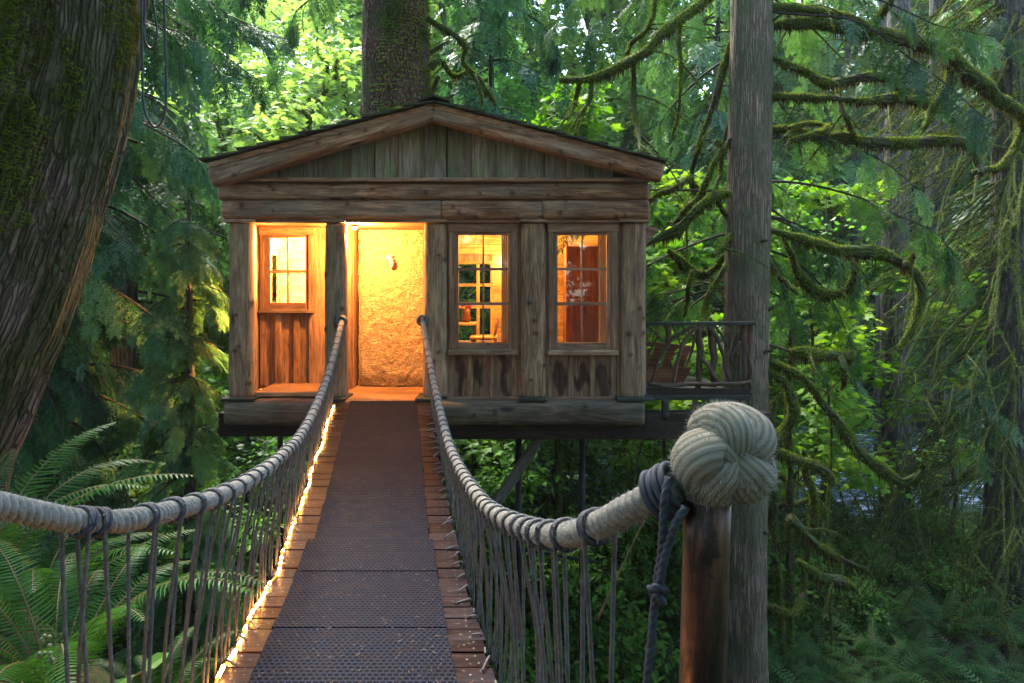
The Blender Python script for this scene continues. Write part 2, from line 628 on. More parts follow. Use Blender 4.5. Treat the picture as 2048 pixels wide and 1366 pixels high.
M['pine'] = wood('pine_panel', (0.42, 0.27, 0.13), (0.52, 0.36, 0.19), (0.60, 0.45, 0.26), bump=0.15, knots=False, rough=0.6)
M['wardrobe'] = wood('red_wood', (0.10, 0.03, 0.012), (0.18, 0.055, 0.02), (0.26, 0.09, 0.035), bump=0.1, knots=False, rough=0.4)
M['deck'] = wood('wet_deck', (0.010, 0.0055, 0.005), (0.023, 0.012, 0.0105), (0.044, 0.023, 0.020), bump=0.2, knots=False, rough=0.3, spec=0.05,
                 weather=(0.034, 0.028, 0.031), wamt=0.7, fine=60)
M['shingle'] = wood('shingle', (0.02, 0.017, 0.015), (0.045, 0.038, 0.032), (0.09, 0.075, 0.06), bump=0.6, knots=False,
                    weather=(0.06, 0.08, 0.02), wamt=0.7)
M['branchwood'] = wood('twig_rail', (0.05, 0.025, 0.017), (0.12, 0.06, 0.038), (0.22, 0.115, 0.07), bump=0.6, knots=False,
                       weather=(0.05, 0.06, 0.035), wamt=0.5)
M['mossyboard'] = wood('mossy_board', (0.02, 0.018, 0.014), (0.045, 0.04, 0.032), (0.08, 0.075, 0.06), bump=0.5, knots=False,
                       weather=(0.035, 0.05, 0.022), wamt=0.7)
M['chairwood'] = wood('chair_wood', (0.13, 0.045, 0.02), (0.24, 0.09, 0.038), (0.34, 0.14, 0.06), bump=0.2, knots=False)
M['greywood'] = wood('grey_brace', (0.10, 0.09, 0.075), (0.18, 0.165, 0.14), (0.27, 0.25, 0.22), bump=0.4, knots=False)
M['bark_left'] = bark('furrowed_bark', (0.05, 0.036, 0.028), (0.15, 0.11, 0.085), (0.045, 0.06, 0.014), 0.8, 1.0, 0.9, (4.5, 44, 44), 0.43, 0.2)
M['bark_spruce'] = bark('spruce_bark', (0.07, 0.034, 0.024), (0.24, 0.12, 0.085), (0.09, 0.13, 0.02), 0.85, 1.0, 1.2, (11, 24, 24), 0.5)
M['bark_cedar'] = bark('cedar_bark', (0.13, 0.082, 0.056), (0.33, 0.23, 0.165), (0.14, 0.15, 0.075), 0.7, 1.0, 0.9, (2.2, 50, 50), 0.44, 0.16)
M['bark_far'] = bark('far_bark', (0.05, 0.042, 0.036), (0.13, 0.11, 0.095), (0.05, 0.07, 0.02), 0.5, 0.8, 0.8, (1.2, 20, 20), 0.5)
M['branch'] = bark('limb_bark', (0.035, 0.022, 0.014), (0.10, 0.065, 0.04), (0.06, 0.085, 0.012), 1.0, 1.0, 0.8, (3, 14, 14), 0.36)
M['twig'] = plain('twig', (0.03, 0.022, 0.015), 0.9, var=0.5)
M['moss'] = leaf('moss', [(0.0, (0.02, 0.014, 0.006)), (0.22, (0.085, 0.06, 0.02)), (0.30, (0.06, 0.09, 0.010)), (0.6, (0.165, 0.235, 0.022)), (1.0, (0.33, 0.39, 0.05))], 0.3, 0.9, 0.05)
M['trunkmoss'] = leaf('trunk_moss', [(0.0, (0.03, 0.028, 0.007)), (0.5, (0.075, 0.10, 0.014)), (1.0, (0.15, 0.19, 0.028))], 0.3, 0.9, 0.05)
M['beard'] = leaf('brown_moss', [(0.0, (0.02, 0.016, 0.006)), (0.5, (0.07, 0.055, 0.018)), (1.0, (0.14, 0.10, 0.035))], 0.3, 0.9, 0.05)
M['hemlock'] = leaf('hemlock', [(0.0, (0.010, 0.038, 0.017)), (0.45, (0.034, 0.115, 0.048)), (0.8, (0.07, 0.19, 0.07)), (1.0, (0.15, 0.28, 0.07))], 0.42, 0.5, 0.3)
M['cedarleaf'] = leaf('cedar_leaf', [(0.0, (0.014, 0.048, 0.016)), (0.5, (0.05, 0.135, 0.038)), (1.0, (0.13, 0.25, 0.06))], 0.42, 0.5, 0.3)
M['maple'] = leaf('maple_leaf', [(0.0, (0.06, 0.17, 0.010)), (0.5, (0.13, 0.29, 0.018)), (1.0, (0.25, 0.40, 0.035))], 0.6, 0.5, 0.2, (1.25, 1.15, 0.5))
M['shrub'] = leaf('shrub_leaf', [(0.0, (0.03, 0.095, 0.012)), (0.5, (0.075, 0.22, 0.026)), (1.0, (0.17, 0.35, 0.055))], 0.55, 0.45, 0.25)
M['farleaf'] = leaf('far_leaf', [(0.0, (0.09, 0.18, 0.04)), (0.5, (0.18, 0.33, 0.075)), (1.0, (0.30, 0.46, 0.13))], 0.5, 0.6, 0.2)  # leaf colour paled to stand in for distant haze and backlight
M['fern'] = leaf('fern', [(0.0, (0.016, 0.062, 0.011)), (0.5, (0.042, 0.135, 0.024)), (1.0, (0.10, 0.22, 0.04))], 0.42, 0.5, 0.2)
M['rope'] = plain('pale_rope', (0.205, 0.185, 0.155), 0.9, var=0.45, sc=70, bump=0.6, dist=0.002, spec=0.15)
M['hair'] = plain('loose_fibre', (0.38, 0.36, 0.32), 0.9, var=0.1, spec=0.1)
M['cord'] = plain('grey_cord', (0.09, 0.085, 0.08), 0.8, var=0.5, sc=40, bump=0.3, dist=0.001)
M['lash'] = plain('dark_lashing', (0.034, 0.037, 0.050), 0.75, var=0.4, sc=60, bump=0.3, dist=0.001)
M['cable'] = plain('black_cable', (0.018, 0.024, 0.022), 0.5, var=0.3)
M['steel'] = plain('dark_steel', (0.02, 0.019, 0.018), 0.5, 0.5, var=0.4)
M['screw'] = plain('screw', (0.12, 0.115, 0.115), 0.45, 0.7)
M['curtain'] = plain('curtain', (0.72, 0.62, 0.48), 0.9, var=0.1)
M['led'] = emit('led_tube', (1.0, 0.36, 0.06), 0.32)
M['ledbulb'] = emit('led_bulb', (1.0, 0.42, 0.09), 16.0)
M['lamp'] = emit('lamp_glow', (1.0, 0.62, 0.25), 18.0)


def special_mats():
    # pierced rubber matting: small oval holes between ribs
    m, nt, out = newmat('rubber'); N = NT(nt)
    g = N.attr('gcoord').outputs['Vector']
    sx = N.n('ShaderNodeSeparateXYZ'); N.l(g, sx.inputs[0])
    u = N.math('MULTIPLY', sx.outputs[0], 1 / 0.026)          # across
    v = N.math('MULTIPLY', sx.outputs[1], 1 / 0.030)          # along
    row = N.math('FLOOR', v)
    uo = N.math('ADD', u, N.math('MULTIPLY', N.math('MODULO', row, 2.0), 0.5))
    fu = N.math('SUBTRACT', N.math('FRACT', uo), 0.5)
    fv = N.math('SUBTRACT', N.math('FRACT', v), 0.5)
    d = N.math('SQRT', N.math('ADD', N.math('POWER', fu, 2.0), N.math('POWER', fv, 2.0)))
    hole = N.ramp(d, [(0.26, (0, 0, 0)), (0.40, (1, 1, 1))])
    n = N.noise(g, 9.0, 4, 0.6)
    col = N.mix(hole, (0.001, 0.001, 0.0015), N.ramp(n, [(0.3, (0.006, 0.008, 0.015)), (0.7, (0.012, 0.016, 0.028))]))
    N.l(N.pbsdf(col, N.ramp(n, [(0.3, (0.6,) * 3), (0.7, (0.8,) * 3)]), N.bump(hole, 0.9, 0.008), spec=0.04), out.inputs[0])
    M['rubber'] = m
    # window glass
    m, nt, out = newmat('window_glass'); N = NT(nt)
    fr = N.n('ShaderNodeFresnel'); fr.inputs[0].default_value = 1.5
    tr = N.n('ShaderNodeBsdfTransparent'); gl = N.n('ShaderNodeBsdfGlossy'); gl.inputs['Roughness'].default_value = 0.02
    tr.inputs[0].default_value = (0.93, 0.94, 0.93, 1)
    mx = N.n('ShaderNodeMixShader')
    N.l(fr.outputs[0], mx.inputs[0]); N.l(tr.outputs[0], mx.inputs[1]); N.l(gl.outputs[0], mx.inputs[2])
    N.l(mx.outputs[0], out.inputs[0])
    M['glass'] = m
    # slab of bark on the door
    m, nt, out = newmat('door_bark'); N = NT(nt)
    g = N.attr('gcoord').outputs['Vector']
    ed = N.voro(N.mix(0.25, N.mapv(g, (26, 26, 42)), N.mapv(N.nv(g, 9.0), (14, 14, 14))), 1.0, 'DISTANCE_TO_EDGE').outputs['Distance']
    n1 = N.noise(g, 26.0, 6, 0.7)
    h = N.math('ADD', N.ramp(ed, [(0.0, (0.45,) * 3), (0.20, (1, 1, 1))]), N.math('MULTIPLY', n1, 1.1))
    col = N.ramp(N.math('MULTIPLY', h, 0.5), [(0.3, (0.13, 0.065, 0.028)), (0.55, (0.36, 0.235, 0.12)), (0.85, (0.52, 0.38, 0.21))])
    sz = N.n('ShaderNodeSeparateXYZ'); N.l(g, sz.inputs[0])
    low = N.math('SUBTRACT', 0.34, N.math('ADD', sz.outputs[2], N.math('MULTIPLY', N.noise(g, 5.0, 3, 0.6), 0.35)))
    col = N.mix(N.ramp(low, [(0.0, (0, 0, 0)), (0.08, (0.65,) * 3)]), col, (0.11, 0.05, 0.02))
    N.l(N.pbsdf(col, 0.85, N.bump(h, 1.0, 0.012), spec=0.15), out.inputs[0])
    M['doorbark'] = m
    # old copper-brown painted post, worn and glossy
    m, nt, out = newmat('post_metal'); N = NT(nt)
    g = N.attr('gcoord').outputs['Vector']
    n1 = N.noise(N.mapv(g, (2.5, 22, 22)), 1.0, 6, 0.65)
    n2 = N.noise(g, 60.0, 3, 0.6)
    col = N.ramp(n1, [(0.36, (0.016, 0.010, 0.009)), (0.5, (0.075, 0.036, 0.026)), (0.66, (0.17, 0.088, 0.062))])
    n3 = N.noise(N.mapv(g, (14, 60, 60)), 1.0, 5, 0.7)
    col = N.mix(0.7, col, N.ramp(n3, [(0.35, (0.25, 0.22, 0.22)), (0.6, (1.1, 1.05, 1.0))]), 'MULTIPLY')
    col = N.mix(N.ramp(N.noise(g, 9.0, 5, .7), [(.56, (0, 0, 0)), (.6, (.8, .8, .8))]), col, (.025, .017, .015))
    rough = N.ramp(n3, [(0.3, (0.55,) * 3), (0.7, (0.24,) * 3)])
    N.l(N.pbsdf(col, rough, N.bump(n3, 0.3, 0.003), 0.45, 0.5), out.inputs[0])
    M['postmetal'] = m
    # yarn of the big knot: fine strands along the rope
    m, nt, out = newmat('knot_yarn'); N = NT(nt)
    g = N.attr('gcoord').outputs['Vector']
    sx = N.n('ShaderNodeSeparateXYZ'); N.l(g, sx.inputs[0])
    n1 = N.noise(g, 30.0, 4, 0.6)
    st = N.math('SINE', N.math('ADD', N.math('MULTIPLY', sx.outputs[1], 36.0), N.math('MULTIPLY', n1, 6.0)))
    st = N.math('ADD', N.math('MULTIPLY', st, 0.5), 0.5)
    col = N.mix(N.ramp(st, [(0.0, (0, 0, 0)), (0.6, (1, 1, 1))]), (0.17, 0.145, 0.105), (0.30, 0.27, 0.215))
    col = N.mix(N.ramp(N.noise(g, 7.0, 4, .65), [(.45, (0, 0, 0)), (.7, (.55,) * 3)]), col, (.17, .13, .09))
    col = N.mix(0.7, col, N.ramp(n1, [(0.3, (0.5, 0.48, 0.42)), (0.65, (1, 1, 1))]), 'MULTIPLY')
    N.l(N.pbsdf(col, 0.95, N.bump(st, 0.35, 0.003), spec=0.1), out.inputs[0])
    M['yarn'] = m
    # forest floor
    m, nt, out = newmat('forest_floor'); N = NT(nt)
    co = N.n('ShaderNodeTexCoord').outputs['Object']
    n1 = N.noise(co, 0.6, 6, 0.65); n2 = N.noise(co, 14.0, 6, 0.7)
    col = N.ramp(n1, [(0.35, (0.055, 0.032, 0.022)), (0.5, (0.045, 0.05, 0.018)), (0.65, (0.035, 0.075, 0.018))])
    col = N.mix(0.9, col, N.ramp(n2, [(0.3, (0.3,) * 3), (0.7, (1.3,) * 3)]), 'MULTIPLY')
    N.l(N.pbsdf(col, 0.9, N.bump(n2, 1.0, 0.08), spec=0.2), out.inputs[0])
    M['floor'] = m
    # shallow river, broken water
    m, nt, out = newmat('river_water'); N = NT(nt)
    co = N.n('ShaderNodeTexCoord').outputs['Object']
    n1 = N.noise(N.mapv(co, (0.5, 1.6, 1)), 1.6, 5, 0.65, 0.6)
    foam = N.ramp(n1, [(0.52, (0, 0, 0)), (0.66, (1, 1, 1))])
    col = N.mix(foam, (0.06, 0.085, 0.085), (0.72, 0.76, 0.80))
    N.l(N.pbsdf(col, N.mix(foam, (0.08,) * 3, (0.6,) * 3), N.bump(n1, 0.5, 0.15), spec=0.7), out.inputs[0])
    M['water'] = m


special_mats()

# ------------------------------------------------------------------ ground, river
def ground_z(x, y):
    x = np.asarray(x, float); y = np.asarray(y, float)
    ye = np.where(x < -1.0, 2.0 + 0.75 * np.clip(-x - 1.0, 0, 5), 0.75 + 0.5 * np.clip(-x - 0.2, 0, 1) * 2.3)
    ye = np.where(x > 0.2, 0.75 - 0.3 * np.clip(x, 0, 6), ye)
    f = sstep((y - ye) / 4.2)
    top = -0.42 + 0.05 * np.clip(-x - 1, 0, 6)
    z = top * (1 - f) - 4.75 * f
    z = z + 0.9 * f * sstep((-x - 5) / 12) * 1.4
    riv = sstep((y - 17.5) / 2.5) * (1 - sstep((y - 29.5) / 2.5)) * sstep((x + 0.5) / 3.5)
    z = z - 0.75 * riv
    z = z + np.clip(y - 33, 0, 200) * 0.42
    q = np.stack([x * 0.8, y * 0.8, np.zeros_like(x)], -1)
    z = z + (fbm(q, 4) - 0.5) * (0.35 + 0.4 * f)
    return z


mb = MB()
xs = np.concatenate([np.linspace(-95, -12, 50), np.linspace(-11, 14, 101), np.linspace(15, 95, 50)])
ys = np.concatenate([np.linspace(-30, -1, 16), np.linspace(-0.6, 14, 74), np.linspace(14.6, 38, 48), np.linspace(39, 110, 40)])
X, Y = np.meshgrid(xs, ys)
Z = ground_z(X, Y)
nx, ny = len(xs), len(ys)
i = np.arange(ny - 1)[:, None] * nx; j = np.arange(nx - 1)[None]
mb.add(np.stack([X, Y, Z], -1).reshape(-1, 3), np.stack([i + j, i + j + 1, i + nx + j + 1, i + nx + j], -1).reshape(-1, 4))
tag(mb.build('ground', M['floor'], smooth=True), 'dark forest floor falling from the bank to the valley', 'ground', kind='structure')
mb = MB()
mb.add([(-2, 15, -5.05), (70, 15, -5.05), (70, 33, -5.05), (-2, 33, -5.05)], [[0, 1, 2, 3]])
tag(mb.build('river', M['water']), 'pale rippled river seen between the trees', 'river', kind='structure')

# ------------------------------------------------------------------ the cabin in the trees
D0 = 8.0
fx = lambda px, D=D0: (px - 1024.0) / F * D
fz = lambda py, D=D0: ZC + (HY - py) / F * D
hut = thing('treehouse', 'weathered log cabin with lit windows and a low gable roof, high on posts', 'treehouse', (-0.9, 9.5, 0.0))

# columns with cap and base slabs
for (xa, xb, ca, cb, ba, bb) in ((455, 506, 447, 512, 448, 514), (647, 691, 642, 692, 652, 694), (845, 893, 838, 895, 832, 880),
                                 (1043, 1091, 1041, 1093, 1038, 1092), (1244, 1291, 1237, 1297, 1232, 1306)):
    b = MB()
    xm, wd = (fx(xa) + fx(xb)) / 2, fx(xb) - fx(xa)
    b.log((xm, 8.085, fz(795.5)), (xm, 8.085, fz(445.5)), wd, 0.17, amp=0.05, ex=3.4, knots=5, taper=-0.05, step=0.02, seg=56)
    col = b.build('column', M['column'], hut, smooth=True)
    b = MB(); b.box((fx(ca), 7.955, fz(445)), (fx(cb), 8.3, fz(438.5)), bev=0.006)
    b.build('cap', M['log'], col)
    b = MB(); b.box((fx(ba), 7.90, fz(800)), (fx(bb), 8.3, fz(794)), bev=0.006)
    b.build('base_slab', M['mossyboard'], col)
# lintel logs
b = MB(); b.log((fx(440), 8.05, fz(383.5)), (fx(1297), 8.05, fz(383.0)), fz(366) - fz(401), 0.27, amp=0.035, knots=9, seg=48, step=.025); b.build('lintel_log', M['log'], hut, smooth=True)
for xa, xb in ((447, 882.6), (883.4, 1084.6), (1085.4, 1297)):
    b = MB(); b.log((fx(xa), 8.06, fz(420)), (fx(xb), 8.06, fz(420)), fz(399.5) - fz(440), 0.27, amp=0.035, knots=4, seg=48, step=.025)
    b.build('lintel_log', M['log'], hut, smooth=True)
b = MB(); b.box((fx(452), 7.99, fz(445)), (fx(1290), 8.4, fz(440)))
b.build('soffit_board', M['trim'], hut)
b = MB(); b.box((fx(444), 7.86, fz(366)), (fx(1298), 8.12, fz(358.5)), bev=0.008)
b.build('gable_ledge', M['log'], hut)
M['porch2'] = wood('stained_board', (0.15, 0.075, 0.046), (0.26, 0.14, 0.09), (0.36, 0.21, 0.14), bump=0.35, knots=False,
                   weather=(0.21, 0.145, 0.095), wamt=0.5)
# gable boards (each cut to the slope) and battens
ax_, azt = fx(868), fz(232)
lx, rx = fx(455), fx(1290)
def slope_z(x):
    return np.where(x < ax_, azt + (x - ax_) * 0.262, azt - (x - ax_) * 0.262)
edges = [505, 557, 605, 653, 700, 748, 796, 845, 893, 942, 991, 1040, 1089, 1131, 1180, 1228]
b = MB()
for q in range(len(edges) - 1):
    xa, xb = fx(edges[q]) + 0.010, fx(edges[q + 1]) - 0.010
    dy = rng.uniform(-0.006, 0.006)
    za, zb = float(slope_z(xa)), float(slope_z(xb))
    poly = [(xa, fz(358)), (xb, fz(358)), (xb, zb)] + ([(ax_, azt)] if xa < ax_ < xb else []) + [(xa, za)]
    b.prism(poly, 8.04 + dy, 8.07, tint=rng.uniform(0.55, 1.0))
b.prism([(lx, fz(358)), (rx, fz(358)), (rx, float(slope_z(rx))), (ax_, azt), (lx, float(slope_z(lx)))], 8.071, 8.10, tint=0.1)
b.build('gable_boards', M['board'], hut)
for q in (1, 3, 4, 6, 7, 9, 10, 11, 13, 14):
    x = fx(edges[q]); bt = MB()
    bt.prism([(x - 0.012, fz(358)), (x + 0.012, fz(358)), (x + 0.012, float(slope_z(x))), (x - 0.012, float(slope_z(x)))], 8.02, 8.036)
    bt.build('gable_batten', M['porch2'], hut)
# barge logs
DB = 7.75
ap = P(868, 229, DB)
for (ex, ey) in ((428, 357), (1322, 348)):
    e = P(ex, ey, DB)
    b = MB()
    d = (e - ap)
    b.log(ap - d * 0.004, e, 0.205, 0.24, amp=0.04, knots=7, ex=3.0, taper=0.18, seg=48, step=.025)
    b.build('barge_log', M['log'], hut, smooth=True)
# fascia and shingled roof
def roofpt(s, side, y, up=0.0):
    """s metres down the slope from the ridge."""
    th = math.atan(0.262)
    ap2 = P(868, 206, 7.62)
    return np.array((ap2[0] + side * (s * math.cos(th) - up * -math.sin(th)), y, ap2[2] - s * math.sin(th) + up * math.cos(th)))
SL = 2.62
for side in (-1, 1):
    b = MB()
    for (s0, s1, u0, u1, y0, y1) in ((0.0, SL, -0.055, 0.0, 7.63, 7.66), (0.0, SL, -0.03, 0.0, 7.66, 11.35)):
        V = []
        for y in (y0, y1):
            for s, u in ((s0, u0), (s1, u0), (s1, u1), (s0, u1)):
                V.append(roofpt(s, side, y, u))
        V = np.array(V)
        g = np.stack([np.tile([s0, s1, s1, s0], 2), V[:, 1], V[:, 2]], -1)
        b.add(V, [[0, 1, 2, 3], [7, 6, 5, 4], [0, 4, 5, 1], [1, 5, 6, 2], [2, 6, 7, 3], [3, 7, 4, 0]], None, g)
    b.build('fascia_board', M['log'], hut)
b = MB()
for side in (-1, 1):
    rows = 11
    for r_ in range(rows):
        s0 = r_ * SL / rows
        s1 = s0 + SL / rows + 0.10
        y = 7.585
        while y < 11.4:
            wd = rng.uniform(0.09, 0.2)
            so = rng.uniform(-0.015, 0.015); yo = y - (rng.uniform(0, 0.03) if y < 7.6 else 0)
            lift = 0.004 + rng.uniform(0, 0.012)
            V = []
            for yy in (yo, y + wd - 0.006):
                for s, u in ((s0, 0.004), (s1 + so, 0.022 + lift), (s1 + so, 0.052 + lift), (s0, 0.012)):
                    V.append(roofpt(min(s, SL + 0.06), side, yy, u))
            V = np.array(V)
            g = np.stack([np.tile([0, .2, .2, 0], 2), V[:, 1], V[:, 2]], -1) + rng.uniform(-20, 20, 3)
            b.add(V, [[0, 1, 2, 3], [7, 6, 5, 4], [0, 4, 5, 1], [1, 5, 6, 2], [2, 6, 7, 3], [3, 7, 4, 0]], None, g, rng.uniform(0.75, 1))
            y += wd
roof = b.build('roof_shingles', M['shingle'], hut)
b = MB()
for k in range(16):
    y = 7.57 + k * 0.24
    for side in (-1, 1):
        V = []
        for yy in (y, y + 0.30):
            uu = 0.045 + (0.018 if yy == y else 0.0)
            for s, u in ((-0.02, uu), (0.17, uu - 0.01), (0.17, uu + 0.012), (-0.02, uu + 0.022)):
                V.append(roofpt(s, side, yy, u + (0.002 if side > 0 else 0)))
        V = np.array(V)
        b.add(V, [[0, 1, 2, 3], [7, 6, 5, 4], [0, 4, 5, 1], [1, 5, 6, 2], [2, 6, 7, 3], [3, 7, 4, 0]], None, V + rng.uniform(-20, 20, 3))
b.build('ridge_cap', M['shingle'], roof)
# moss tufts on the left slope's edge
b = MB()
k = 2600
s_ = rng.uniform(0.3, SL, k); clump = vnoise(np.stack([s_ * 5, np.zeros(k), np.zeros(k)], -1)) > 0.48
yy = 7.58 + rng.random(k) ** 2 * 1.2
pp = np.array([roofpt(s, -1, y, 0.038) for s, y in zip(s_, yy)])[clump]
n_ = len(pp)
d = rdir(n_) * 0.6 + np.array((0, 0, 0.8))
sdv = np.cross(d, rdir(n_)); sdv /= np.linalg.norm(sdv, axis=1, keepdims=True)
V = np.stack([pp - sdv * 0.006, pp + sdv * 0.006, pp + d * rng.uniform(0.01, 0.03, (n_, 1))], 1).reshape(-1, 3)
b.add(V, None, np.arange(n_ * 3).reshape(-1, 3), None, np.repeat(rng.uniform(0.4, 1, n_), 3))
mo = b.build('moss', M['moss'], roof)

# big sill log, floor beam, threshold
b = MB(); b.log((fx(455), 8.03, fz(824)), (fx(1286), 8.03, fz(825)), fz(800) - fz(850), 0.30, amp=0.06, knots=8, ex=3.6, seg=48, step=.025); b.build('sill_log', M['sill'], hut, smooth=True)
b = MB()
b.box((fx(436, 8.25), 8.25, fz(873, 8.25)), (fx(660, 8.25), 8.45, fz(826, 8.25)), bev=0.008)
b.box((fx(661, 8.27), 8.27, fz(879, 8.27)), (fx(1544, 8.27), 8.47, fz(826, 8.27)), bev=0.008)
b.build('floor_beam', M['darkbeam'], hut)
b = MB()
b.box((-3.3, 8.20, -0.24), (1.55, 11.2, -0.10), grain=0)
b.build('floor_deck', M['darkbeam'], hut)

# front wall between the columns on the right: panels, casings, sashes, panes, sills
def window(xa, xb, yt, yb, px0, px1, rows, D, casing, sillx, silly, mullw=3.0, cmat='trim'):
    """casing = outer (x0, x1, top) ; sash = xa..xb, yt..yb ; panes px0..px1 with row splits."""
    wn_ = None
    b = MB()
    y0 = D - 0.03
    c0, c1, ct = casing
    b.box((fx(c0, D), y0, fz(yt, D)), (fx(xa, D), y0 + 0.055, fz(silly[0], D)), 2, bev=0.004)
    b.box((fx(xb, D), y0, fz(yt, D)), (fx(c1, D), y0 + 0.055, fz(silly[0], D)), 2, bev=0.004)
    b.box((fx(c0 - 1.5, D), y0 - 0.006, fz(yt, D) + 0.001), (fx(c1 + 1.5, D), y0 + 0.055, fz(ct, D)), 0, bev=0.004)
    wn_ = b.build('window', M[cmat], hut)
    b = MB()
    ys_ = y0 + 0.022
    b.box((fx(xa, D) + .001, ys_, fz(yb, D)), (fx(px0, D), ys_ + 0.05, fz(yt, D) - .001), 2)
    b.box((fx(px1, D), ys_, fz(yb, D)), (fx(xb, D) - .001, ys_ + 0.05, fz(yt, D) - .001), 2)
    b.box((fx(px0, D), ys_ - 0.001, fz(rows[0][0], D)), (fx(px1, D), ys_ + 0.05, fz(yt, D) - .001), 0)
    b.box((fx(px0, D), ys_ - 0.001, fz(yb, D)), (fx(px1, D), ys_ + 0.05, fz(rows[-1][1], D)), 0)
    xm = (px0 + px1) / 2
    b.box((fx(xm - 1.6, D), ys_ + 0.004, fz(rows[-1][1], D)), (fx(xm + 1.6, D), ys_ + 0.045, fz(rows[0][0], D)), 2)
    for (ra, rb) in zip(rows[:-1], rows[1:]):
        b.box((fx(px0, D), ys_ + 0.001, fz(rb[0], D)), (fx(px1, D), ys_ + 0.047, fz(ra[1], D)), 0)
    b.build('sash', M['trim'], wn_)
    b = MB()
    b.box((fx(px0, D) - 0.004, ys_ + 0.020, fz(rows[-1][1], D) - 0.004), (fx(px1, D) + 0.004, ys_ + 0.0235, fz(rows[0][0], D) + 0.004))
    b.build('pane', M['glass'], wn_)
    b = MB()
    b.box((fx(sillx[0], D), y0 - 0.05, fz(silly[1], D)), (fx(sillx[1], D), y0 + 0.05, fz(silly[0], D)), 0, bev=0.006)
    b.box((fx(c0 + 8, D), y0 - 0.02, fz(silly[0], D)), (fx(c1 - 8, D), y0 + 0.05, fz(yb, D) - 0.001), 0)
    b.build('sill', M['column'], wn_)
    return wn_

R3 = [(470, 535.5), (541, 604.5), (610.5, 685)]
window(908, 1024, 464, 697, 917, 1016, R3, 8.08, (898, 1035, 447), (896, 1036), (699, 709))
window(1106, 1222, 464, 697, 1115, 1213, R3, 8.08, (1097, 1235, 447), (1095, 1236), (699, 709))
window(529, 618, 470, 618, 540, 611, [(476, 540), (546, 605)], 8.76, (521, 628, 455), (519, 630), (619, 626), cmat='porch')

def stained_panel(px0, px1, battens, stains):
    b = MB()
    nxp, nzp = 60, 40
    xs_ = np.linspace(fx(px0, 8.13), fx(px1, 8.13), nxp); zs_ = np.linspace(fz(797, 8.13), fz(706, 8.13), nzp)
    XX, ZZ = np.meshgrid(xs_, zs_)
    pxs = XX / 8.13 * F + 1024; pys = HY - (ZZ - ZC) / 8.13 * F
    t = np.ones_like(XX)
    wob = (fbm(np.stack([XX * 14, ZZ * 5, ZZ * 0], -1), 3) - 0.5)
    for (cx, cy_, rx_, ry_) in stains:
        dd = ((pxs - cx + wob * 22 + 3 * np.sin(pys * .09 + cx)) / rx_) ** 2 + ((pys - cy_ + wob * 60 + 16 * (vnoise(np.stack([pxs * .22, pxs * 0, pxs * 0 + cy_], -1)) - .5)) / ry_) ** 2
        t = np.minimum(t, np.maximum(sstep((dd - 0.40) / .8), .2 * vnoise(np.stack([XX * 30, ZZ * 4, ZZ * 0 + cx], -1))))
    V = np.stack([XX, np.full_like(XX, 8.125), ZZ], -1).reshape(-1, 3)
    i = np.arange(nzp - 1)[:, None] * nxp; j = np.arange(nxp - 1)[None]
    b.add(V, np.stack([i + j, i + j + 1, i + nxp + j + 1, i + nxp + j], -1).reshape(-1, 4), None, V[:, [2, 0, 1]], t.ravel())
    b.box((fx(px0, 8.13), 8.127, fz(798, 8.13)), (fx(px1, 8.13), 8.19, fz(702, 8.13)), 2)
    b.build('wall_panel', M['porch2'], hut)
    for (a_, c_) in battens:
        b = MB(); b.box((fx(a_, 8.11), 8.095, fz(796, 8.11)), (fx(c_, 8.11), 8.126, fz(709.5, 8.11)), 2, bev=0.003)
        b.build('batten', M['column'], hut)

stained_panel(893, 1043, [(897, 906), (935.5, 945), (981, 990), (1024, 1033)], [(923, 755, 13, 42), (958, 748, 8, 22), (1007, 745, 11, 44)])
stained_panel(1091, 1244, [(1096, 1104), (1137, 1147), (1180, 1190), (1222, 1232)], [(1121, 760, 15, 34), (1163, 757, 17, 26), (1205, 760, 17, 32)])
# trim strips beside the columns, base trim, lining of the front wall
b = MB()
for a_, c_ in ((892, 898.5), (1034.5, 1044), (1090, 1097.5), (1234.5, 1245)):
    b.box((fx(a_, 8.1), 8.088, fz(796, 8.1)), (fx(c_, 8.1), 8.19, fz(446, 8.1)), 2)
b.box((fx(893), 8.055, fz(800)), (fx(1244), 8.12, fz(796)), 0)
b.build('trim_strip', M['trim'], hut)
b = MB()
for a_, c_, t_, u_ in ((846, 916, 445, 800), (1017.5, 1114, 445, 800), (1214, 1292, 445, 800)):
    b.box((fx(a_, 8.2), 8.2, fz(u_, 8.2)), (fx(c_, 8.2), 8.25, fz(t_, 8.2)), 2)
for a_, c_ in ((916, 1017.5), (1114, 1214)):
    b.box((fx(a_, 8.2) + .002, 8.202, fz(800, 8.2)), (fx(c_, 8.2) - .002, 8.248, fz(694, 8.2)), 2)
    b.box((fx(a_, 8.2) + .002, 8.202, fz(466, 8.2)), (fx(c_, 8.2) - .002, 8.248, fz(440, 8.2)), 2)
b.build('inner_wall', M['pine'], hut)

